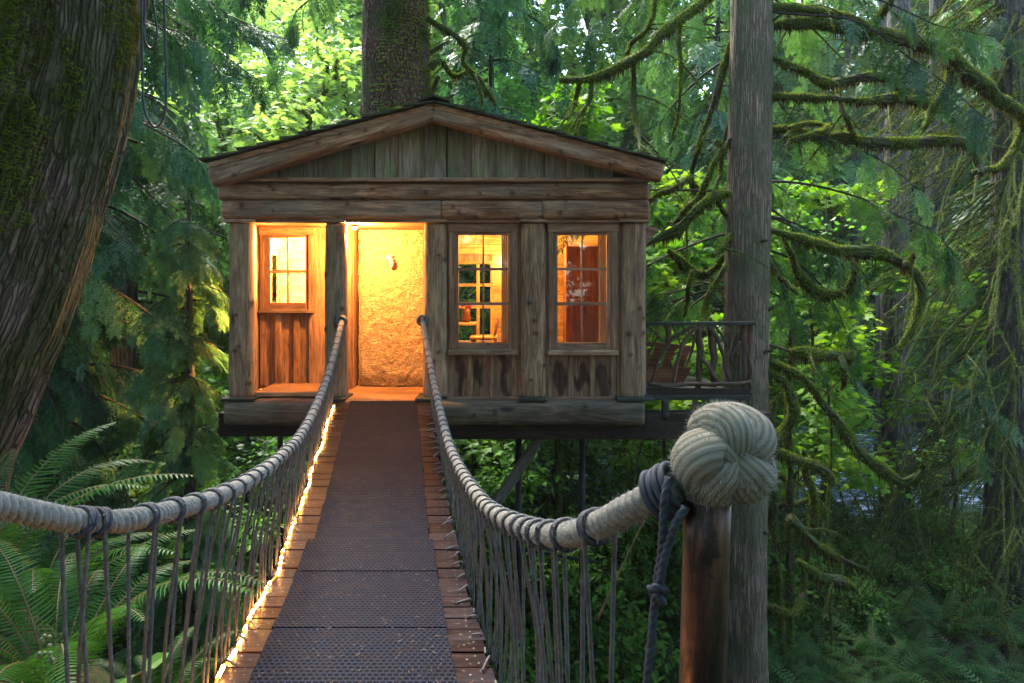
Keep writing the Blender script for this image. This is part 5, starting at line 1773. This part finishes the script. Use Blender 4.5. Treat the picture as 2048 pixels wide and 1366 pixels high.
for k, (pts, rp_) in enumerate(CL):
    moss_limb(rc, pts, rp_, 9.2 + (.15 if k % 3 == 0 else -.12), 100 + k, brown=.5)
r = np.random.default_rng(61)
for k in range(9):
    zz = r.uniform(-2.5, 5.2); az_ = r.uniform(-2.6, -.5)
    i = int(np.argmin(np.abs(cp_[:, 2] - zz)))
    o_ = cp_[i, :3]; dv = np.array((math.cos(az_), math.sin(az_), r.uniform(-.1, .5)))
    b = MB(); b.tube(np.array([o_ + dv * cp_[i, 3] * .85, o_ + dv * (cp_[i, 3] + .03), o_ + dv * (cp_[i, 3] + r.uniform(.05, .16))]), [.035, .022, .012], 8)
    b.build('stub', M['branch'], rc, smooth=True)
# dead thin snag with a bare reddish stem
b = MB(); b.tube(np.array([P(1520, 686, 9.1), P(1552, 693, 9.05), P(1584, 704, 9.1)]), [.012, .018, .02], 8); b.build('snag', M['branchwood'], rc, smooth=True)
# feathery foliage hanging from the cedar's limbs
r = np.random.default_rng(77)
lv, tw = MB(), MB()
for k in range(44):
    z = r.uniform(1.2, 10.5)
    f = (z + 1) / 12
    az_ = r.uniform(.15, math.pi - .15) if r.random() < .75 else r.uniform(-.9, .5)
    o = np.array((P(1493, 0, 9.2)[0], 9.2, z))
    p = limb_path(o, az_, r.uniform(1.6, 3.9), r.uniform(-.1, .35), .5, r, .2, .2)
    tw.tube(p, np.linspace(.022, .006, len(p)), 5)
    sprays_on(lv, NEEDLE, p, int(6.5 * len(p) * .2), .5, r, .7, 80, (.05, .7), .35)
tw.build('twig', M['twig'], rc); lv.build('crown', M['cedarleaf'], rc)

# limbs of the middle spruce: mossy dead ones and a few hanging green boughs
for k, (pts, rp_) in enumerate([([(852, 36), (891, 57), (929, 92), (926, 124), (952, 152), (971, 178), (990, 203)], [6, 8, 7, 5, 7, 7, 5]), ([(950, 150), (960, 175), (966, 204)], [5, 6, 3]),
                                ([(858, 135), (880, 120), (905, 150), (940, 140)], [9, 7, 6, 3]), ([(856, 195), (868, 175), (876, 152)], [6, 6, 4]), ([(860, 105), (880, 92), (898, 80)], [5, 5, 3])]):
    moss_limb(st_, pts, rp_, 11.9, 300 + k, brown=.6, wander=.2)
lv, tw = MB(), MB()
for k in range(46):
    z = r.uniform(7.4, 13)
    az_ = r.uniform(1.2, 5.2) if k % 3 else r.uniform(-1.2, 1.2)
    o = np.array((P(792, 0, 12.2)[0], 12.2, z))
    p = limb_path(o, az_, r.uniform(2.0, 4.2), r.uniform(-.25, .1), .55, r, .25, .1)
    tw.tube(p, np.linspace(.035, .008, len(p)), 5)
    sprays_on(lv, NEEDLE2, p, int(10 * len(p) * .25), .62, r, .95, 70, (.1, .75), .2)
tw.build('twig', M['twig'], st_); lv.build('crown', M['hemlock'], st_)

# left: hemlock behind the leaning trunk, its boughs drooping down towards the cabin
hx_, hy_ = P(60, 0, 9.6)[0], 9.6
hem = thing('hemlock_tree', 'dense hemlock with drooping dark boughs between the leaning trunk and the cabin', 'tree', spot(hx_, hy_))
b, _ = trunk_mesh([(hx_, hy_, float(ground_z(hx_, hy_)) - .3), (hx_, hy_, 2), (hx_ + .1, hy_, 7), (hx_, hy_, 14)], [.36, .3, .25, .15], 24, .3, .04, 20, 33)
b.build('trunk', M['bark_far'], hem, smooth=True)
r = np.random.default_rng(5)
lv, tw = MB(), MB()
for k in range(112):
    z = -2.4 + 11.4 * (k + r.random()) / 112
    az_ = r.uniform(-1.5, .75) if r.random() < .75 else r.uniform(.7, 4.7)
    # boughs reach out above and beside the cabin but not into it
    L = r.uniform(1.9, 3.7)
    o = np.array((hx_, hy_, z))
    if z < 2.8 and -.5 < az_ < .9: L = min(L, 2.9)
    if -1.6 < z < 2.3 and -1.3 < az_ < .35: L = min(L, 2.0)
    p = limb_path(o, az_, L, r.uniform(-.2, .15), r.uniform(.25, .55), r, .2, .08)
    tw.tube(p, np.linspace(.032, .007, len(p)), 5)
    sprays_on(lv, NEEDLE, p, int(11.5 * L), .55, r, .62, 72, (.05, .75), .12)
tw.build('twig', M['twig'], hem); lv.build('crown', M['hemlock'], hem)

# second, smaller hemlock close by the cabin's left wall whose twigs catch the lamp light
yh = thing('young_hemlock', 'young hemlock beside the left wall of the cabin, its tips lit yellow by the lamps', 'tree', spot(-4.2, 8.85))
b, _ = trunk_mesh([(-4.2, 8.85, float(ground_z(-4.2, 8.85)) - .2), (-4.17, 8.85, -1), (-4.17, 8.8, 2.4)], [.09, .07, .02], 12, .2, .03, 10, 3)
b.build('trunk', M['bark_far'], yh, smooth=True)
lv, tw = MB(), MB()
for k in range(84):
    z = -3.2 + 5.4 * (k + r.random()) / 84
    p = limb_path(np.array((-4.18, 8.84, z)), r.uniform(0, 6.28), r.uniform(.4, .85) * (1 - .12 * max(z, 0)), r.uniform(0, .3), .5, r, .15, .1)
    tw.tube(p, np.linspace(.014, .004, len(p)), 5)
    sprays_on(lv, NEEDLE, p, 12, .34, r, .5, 75, (.45, 1.0), .1)  # leaf tint raised so the sprays look more lamp-lit
tw.build('twig', M['twig'], yh); lv.build('crown', M['hemlock'], yh)

# ------------------------------------------------------------------ forest behind
# right: far cedar with many thin mossy dead limbs sweeping down to the left
fcx, fcy = P(2030, 0, 13.0)[0], 13.0
fc = thing('old_cedar', 'dark cedar at the right edge with many thin mossy limbs sweeping downwards', 'tree', spot(fcx, fcy))
b, _ = trunk_mesh([(fcx, fcy, float(ground_z(fcx, fcy)) - .3), (fcx, fcy, 0), (fcx + .03, fcy, 6), (fcx + .05, fcy, 14)], [.55, .44, .38, .3], 60, .12, .05, 60, 41)
b.build('trunk', M['bark_far'], fc, smooth=True)
r = np.random.default_rng(8)
tw, mo = MB(), MB()
for k in range(165):
    z = r.uniform(-2.5, 8.5)
    az_ = r.uniform(math.pi * .72, math.pi * 1.42)
    p = limb_path(np.array((fcx, fcy, z)), az_, r.uniform(1.5, 3.6), r.uniform(-1.1, -.3), r.uniform(-.55, .45), r, .1, .28)
    rad = np.linspace(.030, .007, len(p)) * r.uniform(.45, 1.2) * (1 + .8 * (fbm(p * 3.5 + k, 2) - .5))
    tw.tube(p, rad, 6); fuzz(mo, p, rad, 2200, .03, .005, .4, r=r)
    for q in range(r.integers(1, 6)):
        i = r.integers(2, len(p) - 1)
        p2 = limb_path(p[i], az_ + r.uniform(-1, 1), r.uniform(.4, 1.1), r.uniform(-1.4, .2), .2, r, .1, .3)
        r2 = np.linspace(.012, .005, len(p2)); tw.tube(p2, r2, 5); fuzz(mo, p2, r2, 2500, .025, .004, .4, r=r)
tw.build('limb', M['branch'], fc); mo.build('moss', M['moss'], fc)
lv = MB()
for k in range(24):
    z = r.uniform(-3.2, 9)
    p = limb_path(np.array((fcx, fcy, z)), r.uniform(0, 6.28), r.uniform(1.4, 3.3), r.uniform(-.2, .3), .5, r, .2, .1)
    sprays_on(lv, NEEDLE, p, int(4.2 * len(p) * .25), .6, r, .65, 75, (.05, .65), .2)
lv.build('crown', M['cedarleaf'], fc)

# bare tangles of thin mossy stems in the undergrowth on the right
for k, (px, D, lab) in enumerate([(1700, 12.2, 'tangle of thin bare mossy stems left of the old cedar, nearest the post'), (1840, 13.6, 'tangle of thin bare mossy stems before the river'), (1960, 12.0, 'tangle of thin bare mossy stems at the foot of the old cedar'), (1760, 15.0, 'tall tangle of bare stems beside the grey river trunk')]):
    x0 = P(px, 0, D)[0]; z0 = float(ground_z(x0, D))
    t = thing('bare_shrub', lab, 'shrub', (x0, D, z0))
    tw, mo = MB(), MB()
    for q in range(26):
        p = limb_path(np.array((x0 + r.uniform(-.5, .5), D + r.uniform(-.4, .4), z0 - .1)), r.uniform(0, 6.28), r.uniform(1.0, 3.0), r.uniform(.9, 3.0), r.uniform(.3, 1.4), r, .12, .22)
        rad = np.linspace(.016, .004, len(p)) * r.uniform(.6, 1.4)
        tw.tube(p, rad, 5); fuzz(mo, p, rad, 2200, .022, .004, .5, r=r)
        for u in range(4):
            i = r.integers(2, len(p) - 1)
            p2 = limb_path(p[i], r.uniform(0, 6.28), r.uniform(.3, 1.1), r.uniform(-.6, 1.2), .3, r, .1, .3)
            r2 = np.linspace(.006, .0025, len(p2)); tw.tube(p2, r2, 4); fuzz(mo, p2, r2, 1800, .018, .003, .5, r=r)
    tw.build('stems', M['branch'], t); mo.build('moss', M['moss'], t)['kind'] = 'stuff'

# mossy vine maple clump on the right, stems wreathed in hanging moss
vm = thing('mossy_maple', 'clump of slim mossy maple stems behind the post', 'tree', spot(P(1585, 0, 10.6)[0], 10.6))
for k, (pts, rp_) in enumerate([
        ([(1579, 1330), (1579, 1200), (1578, 1050), (1580, 930), (1576, 800), (1584, 640)], [11, 10, 9, 9, 8, 5]),
        ([(1566, 1320), (1560, 1207), (1552, 1122), (1548, 1019), (1542, 900), (1546, 800)], [9, 8, 8, 7, 6]),
        ([(1600, 1222), (1608, 1146), (1618, 1091), (1628, 1036), (1627, 989), (1613, 951), (1606, 900)], [6, 8, 9, 10, 9, 6]),
        ([(1627, 989), (1648, 1020), (1650, 1060), (1632, 1100)], [6, 8, 7, 3]),
        ([(1530, 960), (1532, 1010), (1548, 1060), (1562, 1100)], [6, 7, 8, 5]),
        ([(1560, 1010), (1600, 1005), (1640, 985)], [6, 6, 3]), ([(1660, 1330), (1662, 1200), (1655, 1050), (1664, 900), (1655, 760)], [4, 4, 3, 3, 3]),
        ([(1540, 940), (1580, 960), (1596, 940)], 5)]):
    moss_limb(vm, pts, rp_, 10.6, 400 + k, brown=.5, wander=.25, name='stem')
lv = MB()
for k in range(26):
    p = limb_path(np.array((P(r.uniform(1540, 1640), 0, 10.6)[0], 10.6, r.uniform(-2, 2.5))), r.uniform(0, 6.28), r.uniform(.6, 1.6), .3, .3, r, .2, .2)
    n = 26
    pos = p[r.integers(1, len(p), n)] + rdir(n, r) * .22
    scatter(lv, MAPLE[0], MAPLE[1], rdir(n, r) * np.array((1, 1, .4)), np.array((0, 0, 1.0)) + rdir(n, r) * .5, pos, r.uniform(.07, .15, n), r.uniform(.2, .8, n), MAPLE[2])
lv.build('crown', M['shrub'], vm)

# bright bigleaf maples behind the roof
def maple(label, x, y, h, seed, nleaf, size, spread, group=None, m='maple', r0=.14):
    t = broadleaf('maple_tree', label, h, r0, 16, spread, MAPLE, nleaf, size, M[m], M['branch'], seed, .3, group, 1, (.1, 1.0), .55, True)
    place(t, x, y)
    return t
maple('bright green bigleaf maple just behind the right roof slope', P(1090, 0, 15)[0], 15.0, 11.0, 51, 2700, .36, 3.4)
maple('yellow green maple between the cedar trunk and the right roof end', P(1300, 0, 17)[0], 17.0, 9.5, 52, 2300, .36, 3.6)
maple('bright maple right of the cedar trunk beneath its long mossy limbs', P(1650, 0, 15.5)[0], 15.5, 8.6, 53, 2200, .34, 3.0)
maple('mossy maple with forked trunk in the pale clearing left of the spruce', P(615, 0, 19)[0], 19.0, 13.0, 54, 1700, .36, 4.6, None, 'farleaf', .22)
maple('pale maple at the far left behind the hemlock', P(440, 0, 22)[0], 22.0, 13.0, 55, 2600, .40, 4.8, None, 'farleaf', .2)
maple('slender bright maple seen past the right eave', P(1380, 0, 13.4)[0], 13.4, 6.2, 56, 1300, .30, 2.3)

maple('lime green maple sapling close behind the balcony', P(1345, 0, 12.2)[0], 12.2, 7.5, 57, 1500, .27, 1.9, None, 'maple', .06)
maple('lime green maple sapling right behind the cedar trunk', P(1625, 0, 12.4)[0], 12.4, 8.2, 58, 1700, .28, 2.1, None, 'maple', .06)
maple('thin maple rising in front of the far right trunk', P(1900, 0, 14.2)[0], 14.2, 7.0, 59, 900, .24, 2.2, None, 'maple', .05)
# prototypes of the forest trees, then copies
fc1 = conifer('forest_conifer', 'dark conifer with drooping boughs standing in the forest behind the cabin', 19, .30, 1.0, 18.5, 95, 3.6, LO, 5.2, 1.0, M['cedarleaf'], M['bark_far'], 61, group='conifers of the forest behind')
fc2 = conifer('forest_conifer', 'dark conifer with drooping boughs standing in the forest behind the cabin', 16, .24, .6, 15.6, 85, 3.1, LO, 5.5, .9, M['hemlock'], M['bark_far'], 62, group='conifers of the forest behind', hang=.8)
fb1 = broadleaf('forest_maple', 'leafy green maple standing in the forest beyond', 12, .16, 17, 4.2, KITE, 6500, .34, M['farleaf'], M['branch'], 63, .15, 'maples of the forest beyond', 1, (.05, 1.0), .6)
fb2 = broadleaf('forest_maple', 'leafy green maple standing in the forest beyond', 10, .13, 16, 3.6, KITE, 5500, .30, M['shrub'], M['branch'], 64, .12, 'maples of the forest beyond', 1, (.2, 1.0), .6)
fb3 = broadleaf('forest_maple', 'airy pale maple in the bright clearing left of the spruce', 12, .15, 18, 4.4, KITE, 6000, .23, M['farleaf'], M['branch'], 65, .15, 'pale maples of the clearing', 1, (.2, 1.0), .6)
protos_c, protos_b = [fc1, fc2], [fb1, fb2]
r = np.random.default_rng(90)
first = {id(p): True for p in protos_c + protos_b + [fb3]}

def put(p, x, y, sc=1.0):
    if first.get(id(p), False):
        first[id(p)] = False
        place(p, x, y, r.uniform(0, 6.28), sc)
    else:
        dup(p, spot(x, y), r.uniform(0, 6.28), sc)

for px, D, s in ((975, 14.6, .8), (1430, 18.5, .85), (1750, 34, 1.0), (1880, 36, 1.1), (2080, 17, .9), (1600, 37, 1.1), (990, 30, 1.0), (240, 15.5, 1.0), (60, 14.5, .9), (-150, 17, 1.0),
                 (380, 27, 1.0), (1350, 30, 1.0), (1700, 31, 1.1), (1960, 30, 1.1), (-60, 26, 1.1), (1500, 34, 1.1), (2200, 24, 1.0), (1840, 40, 1.2), (1050, 42, 1.3), (1300, 46, 1.3), (200, 36, 1.2)):
    put(protos_c[r.integers(0, 2)], P(px, 0, D)[0], D, s * r.uniform(.92, 1.08))
for px, D, s in ((480, 30, 1.8), (640, 29, 1.7), (560, 37, 2.1), (700, 33, 1.9), (520, 23, 1.0), (690, 22, 1.0), (600, 45, 2.3), (440, 40, 2.0)):
    put(fb3, P(px, 0, D)[0], D, s)
for px, D, s in ((840, 24, .9), (1000, 27, 1.0), (1180, 20, .85), (1480, 20, .8), (1560, 33, 1.2), (1820, 33, 1.2), (2020, 32, 1.2), (300, 21, .9), (130, 23, 1.0), (730, 40, 1.35), (880, 44, 1.4), (1200, 36, 1.2), (1420, 40, 1.3), (1640, 42, 1.3), (1900, 36, 1.2), (2100, 38, 1.2), (1010, 17.5, .65), (660, 17.0, .55), (860, 18, .6), (330, 48, 1.4), (560, 52, 1.5), (1120, 52, 1.5), (1750, 52, 1.5), (985, 34, 1.35), (1090, 31, 1.2), (920, 38, 1.4), (1180, 28, 1.1), (1560, 35, 1.3), (1290, 24, 1.0), (40, 30, 1.3), (1720, 35, 1.3), (930, 30, 1.9), (1040, 34, 2.1), (1150, 32, 1.9), (860, 36, 2.0), (990, 27, 1.6), (1250, 34, 2.0), (1380, 33, 2.0), (1560, 37, 2.2), (1700, 42, 2.4), (1850, 38, 2.2), (2000, 44, 2.5), (1460, 45, 2.5), (2130, 38, 2.2)):
    put(protos_b[r.integers(0, 2)], P(px, 0, D)[0], D, s * r.uniform(.92, 1.08))

# the wood goes on unseen behind and beside the viewer, added to shade the bridge
for x, y, s in ((-7, -4, 1.0), (-3.2, -8, 1.05), (1.8, -7.5, 1.0), (5.5, -4.5, 1.0), (10.5, -1, 1.0), (-11, -1, 1.0), (-8, -11, 1.1), (-1, -12, 1.1), (5, -11, 1.1), (11, -8, 1.1), (13, 4, .95), (-13.5, 4, .95), (15, -3, 1.1), (-15, -7, 1.1)):
    put(protos_c[r.integers(0, 2)], x, y, s)

# bare slim trunks among them
for px, D, ra, lab in ((1790, 16.5, .30, 'grey straight trunk standing before the river'), (1870, 19, .27, 'dark trunk beyond the river trunk, further right'), (1765, 24, .22, 'far slim trunk on the opposite bank'), (1115, 11.8, .07, 'slim mossy trunk under the cabin floor beside the brace')):
    t = thing('slim_tree', lab, 'tree', spot(P(px, 0, D)[0], D))
    x = P(px, 0, D)[0]
    hgt = 1.3 if D < 12 else 14
    b, _ = trunk_mesh([(x, D, float(ground_z(x, D)) - .3), (x + .02, D, -1.0), (x, D, hgt * .5 - 1), (x, D, hgt - .9)] if D < 12 else [(x, D, float(ground_z(x, D)) - .3), (x, D, 2), (x + .1, D, 8), (x, D, 14)], [ra * 1.3, ra, ra * .85, ra * .6], 26, .2, .04, 24, int(px))
    b.build('trunk', M['bark_far'] if D > 12 else M['branch'], t, smooth=True)
    lv = MB()
    for k in range(10):
        p = limb_path(np.array((x, D, r.uniform(-1, 6) if D > 12 else r.uniform(-2, -.5))), r.uniform(0, 6.28), r.uniform(.5, 2.0) * min(1, D / 14), r.uniform(-.3, .2), .3, r, .2, .2)
        lv.tube(p, np.linspace(.02, .006, len(p)), 5)
    lv.build('limb', M['branch'], t)

# ------------------------------------------------------------------ undergrowth: shrubs and ferns, each its own
sh = [broadleaf('understory_shrub', 'bright leafy shrub growing under the cabin and beyond', h, .03, 7, sp, tpl, nl, sz, M['shrub'], M['branch'], sd_, .05, 'shrubs of the undergrowth', st, (.15, 1.0), .6)
      for h, sp, tpl, nl, sz, sd_, st in ((3.6, 1.7, OVAL, 2600, .13, 71, 4), (2.6, 1.5, OVAL, 2100, .11, 72, 4), (4.4, 2.0, MAPLE, 1900, .19, 73, 4), (1.6, 1.2, OVAL, 1500, .12, 74, 5))]
fs = [True] * 4
def put_sh(k, x, y, s):
    if fs[k]:
        fs[k] = False; place(sh[k], x, y, r.uniform(0, 6.28), s)
    else: dup(sh[k], spot(x, y), r.uniform(0, 6.28), s)
for px, D, k in ((560, 10.2, 1), (640, 12, 0), (730, 11, 1), (820, 13.5, 2), (900, 10.4, 0), (960, 12.6, 2), (1010, 10.3, 1), (1080, 11.6, 0), (1150, 10.6, 1), (1220, 12.4, 0), (1290, 11.2, 1), (1350, 12.8, 2), (1400, 10.8, 1),
                 (500, 12.8, 2), (420, 11.4, 0), (340, 10.4, 1), (260, 12, 0), (150, 11, 2), (40, 12.5, 0), (560, 14.5, 2), (690, 15, 0), (860, 16, 2), (1010, 15, 0), (1130, 16, 2), (1260, 15, 0), (1420, 14.8, 2), 
                 (2080, 14.4, 1), (1560, 12.2, 3), (1500, 17, 0), (600, 9.4, 3), (470, 9.2, 3), (1100, 9.6, 3), (1240, 9.8, 3), (980, 9.3, 3),
                 (620, 20, 2), (800, 20, 0), (950, 22, 2), (1100, 21, 0), (1300, 21, 2), (1450, 23, 0), (360, 17, 2), (200, 18, 0), (1650, 31, 2), (1760, 32, 0), (1850, 31.5, 2), (1980, 32, 0), (2060, 31, 2), (1560, 32, 0), (1460, 31, 2)):
    x = P(px, 0, D)[0]
    if -3.6 < x < 1.7 and 8 < D < 11.6 and k == 2: k = 1
    put_sh(k, x, D, r.uniform(.85, 1.15))
for px, D, sc_ in ((1560, 13, .9), (1660, 14.5, .9), (1760, 13.2, .8), (1850, 15.2, .9), (1940, 14, .9), (2040, 13, .9), (1700, 11.8, .7), (1890, 12.4, .7)):
    put_sh(3, P(px, 0, D)[0], D, sc_)


def frond(mb, tw, o, az_, L, el, curl, r, npair=38, wid=.17, tint=.5, detail=1):
    t = np.linspace(0, 1, 26)
    ang = el - curl * t ** 1.3
    dr = np.cumsum(np.cos(ang)) / 26 * L; dzv = np.cumsum(np.sin(ang)) / 26 * L
    twist = r.uniform(-.25, .25)
    a = az_ + twist * t
    path = np.stack([o[0] + np.cos(a) * dr, o[1] + np.sin(a) * dr, o[2] + dzv], -1)
    tw.tube(path, np.linspace(.0045, .0012, 26) * (L / .9), 4)
    tt = np.linspace(.10, .995, npair)
    f = tt * 25; i = np.clip(f.astype(int), 0, 24); fr = (f - i)[:, None]
    pos = path[i] * (1 - fr) + path[i + 1] * fr
    tg = path[i + 1] - path[i]; tg /= np.linalg.norm(tg, axis=1, keepdims=True)
    sidev = np.cross(tg, np.array((0, 0, 1.0))); sidev /= (np.linalg.norm(sidev, axis=1, keepdims=True) + 1e-9)
    nrm = np.cross(sidev, tg)
    prof = np.minimum(1, tt / .22 * .8 + .25) * (1 - tt) ** .62 * 1.12
    ln = wid * L * prof + .008
    V, Fc, K = [], [], []
    for sg in (-1, 1):
        d = sidev * sg * .93 + tg * .32 - nrm * .10 + rdir(npair, r) * .07
        w_ = (L / npair * .44)
        a0 = pos - tg * w_ * .35; a1 = pos + tg * w_ * .55
        m0 = pos + d * (ln * .5)[:, None] - tg * w_ * .42 - nrm * (ln * .02)[:, None]; m1 = pos + d * (ln * .5)[:, None] + tg * w_ * .42
        e = pos + d * ln[:, None] - nrm * (ln * .16)[:, None] + tg * (ln * .06)[:, None]
        V.append(np.stack([a0, a1, m1, m0, e], 1))
    V = np.concatenate(V).reshape(-1, 3)
    k = np.arange(2 * npair)[:, None] * 5
    mb.add(V, None, np.vstack([k + [0, 1, 2], k + [0, 2, 3], k + [3, 2, 4]]), None, np.clip(np.tile([-.1, -.05, 0, 0, .12], 2 * npair) + tint + np.repeat(r.normal(0, .06, 2 * npair), 5), 0, 1))


def fern(label, nf, L, seed, group=None, tint=(.2, .7), npair=34, sectors=None):
    r = np.random.default_rng(seed)
    t = thing('sword_fern', label, 'fern', (0, 0, 0), group)
    lv, tw = MB(), MB()
    for k in range(nf):
        a = (k + r.uniform(-.3, .3)) / nf * 6.283 if sectors is None else r.uniform(*sectors)
        frond(lv, tw, (0.03 * math.cos(a), .03 * math.sin(a), 0), a, L * r.uniform(.75, 1.1), r.uniform(.9, 1.35), r.uniform(1.0, 1.75), r, npair, .15, r.uniform(*tint))
    lv.build('fronds', M['fern'], t); tw.build('stalks', M['frondstalk'], t)
    return t


M['frondstalk'] = plain('frond_stalk', (0.14, 0.085, 0.03), .7)
ff = [fern('sword fern on the valley floor', n, L, s, 'ferns on the valley floor', npair=21) for n, L, s in ((13, 1.15, 81), (16, 1.0, 82), (11, 1.3, 83))]
f1 = [True] * 3
def put_f(k, x, y, s):
    if f1[k]:
        f1[k] = False; place(ff[k], x, y, r.uniform(0, 6.28), s)
    else: dup(ff[k], spot(x, y), r.uniform(0, 6.28), s)
cand = []
for row in range(13):
    D = 8.6 + row * .62
    xa = P(1480, 0, D)[0]; xb = P(2150, 0, D)[0]
    x = xa + r.uniform(0, .6)
    while x < xb:
        cand.append((x, D + r.uniform(-.3, .3))); x += r.uniform(.62, 1.0)
for x, D in cand:
    put_f(int(r.integers(0, 3)), x, D, r.uniform(.7, 1.1))
for k in range(44):
    D = r.uniform(9, 15); px = r.uniform(380, 1440)
    put_f(int(r.integers(0, 3)), P(px, 0, D)[0], D, r.uniform(.8, 1.15))

# big ferns on the near bank, left of the bridge
NF = [((60, 1330), 3.5, 1.05, 14, 'large sword fern with arching fronds near the leaning trunk'), ((110, 1440), 2.9, 1.0, 14, 'large sword fern directly behind the near left rope'),
      ((312, 1400), 3.2, .55, 13, 'sword fern by the light string, its fronds lit orange'), ((-60, 1240), 3.5, 1.3, 12, 'dark sword fern at the foot of the leaning trunk'), ((378, 1300), 3.9, .6, 13, 'small sword fern low beside the bridge, glowing orange')]
for k, ((px, py), D, L, nf, lab) in enumerate(NF):
    t = fern(lab, nf, L, 700 + k, npair=46, tint=(.02, .5), sectors=None)
    p = P(px, py, D)
    t.location = (p[0], p[1], float(ground_z(p[0], p[1])) - .02)
# low plant with pale berries at the lower left
bp_ = P(75, 1370, 2.5); bz = float(ground_z(bp_[0], bp_[1]))
bp = thing('berry_plant', 'low glossy leaved plant with pale berries at the lower left', 'plant', (float(bp_[0]), float(bp_[1]), bz))
lv, tw, be = MB(), MB(), MB()
for k in range(15):
    a = r.uniform(0, 6.28)
    p = limb_path(np.array((bp_[0], bp_[1], bz)), a, r.uniform(.2, .5), r.uniform(.5, 1.3), .3, r, .05, .1)
    tw.tube(p, .003, 5)
    n = 9
    i = np.linspace(2, len(p) - 1, n).astype(int)
    sg = np.where(np.arange(n) % 2, 1, -1)
    tg = p[-1] - p[0]; sv = np.cross(tg, (0, 0, 1.0)); sv /= np.linalg.norm(sv)
    scatter(lv, OVAL[0], OVAL[1], sv * sg[:, None] + tg * .8 + rdir(n, r) * .2, np.array((0, 0, 1.0)) + rdir(n, r) * .3, p[i], r.uniform(.07, .12, n), r.uniform(.2, .7, n), OVAL[2])
for k in range(16):
    c = P(r.uniform(75, 110), r.uniform(1255, 1335), 2.35)
    u = np.linspace(-.97, .97, 6); rr = .007
    be.tube(np.stack([u * 0 + c[0], u * 0 + c[1], c[2] + u * rr], -1), rr * np.sqrt(1 - u * u), 9)
lv.build('leaves', M['shrub'], bp); tw.build('stems', M['frondstalk'], bp)
M['berry'] = plain('pale_berry', (.11, .15, .06), .4, var=.1)
be.build('berries', M['berry'], bp, smooth=True)

# a leaning green stem and a hanging twig under the cabin
for pts, ra, D, nm, lab, mt in (([(1195, 1240), (1250, 1120), (1290, 1040)], .010, 6.0, 'sapling', 'thin leaning yellow green stem beside the post and the dark cord', M['frondstalk']),
                                ([(1262, 985), (1275, 930), (1284, 885)], .014, 8.6, 'hanging_twig', 'dark curved twig hanging below the floor beam near the knot', M['twig'])):
    sp = spline(np.array([P(x, y, D) for x, y in pts]), .05)
    b = MB(); b.tube(sp, np.linspace(ra, ra * .5, len(sp)), 7)
    tag(b.build(nm, mt, base=tuple(sp[0]), smooth=True), lab, nm.split('_')[-1])

# haze between the trees
hz = MB()
hz.box((-96, -31, -7), (96, 111, 46), jit=False)
m, nt, out = newmat('haze')
pv = nt.nodes.new('ShaderNodeVolumePrincipled')
pv.inputs['Color'].default_value = (0.86, 0.93, 0.95, 1)
pv.inputs['Density'].default_value = 0.0005
pv.inputs['Anisotropy'].default_value = 0.0
nt.links.new(pv.outputs[0], out.inputs['Volume'])
USE_HAZE = True
if USE_HAZE:
    tag(hz.build('haze', m), 'pale air between the trees', 'haze', kind='stuff')
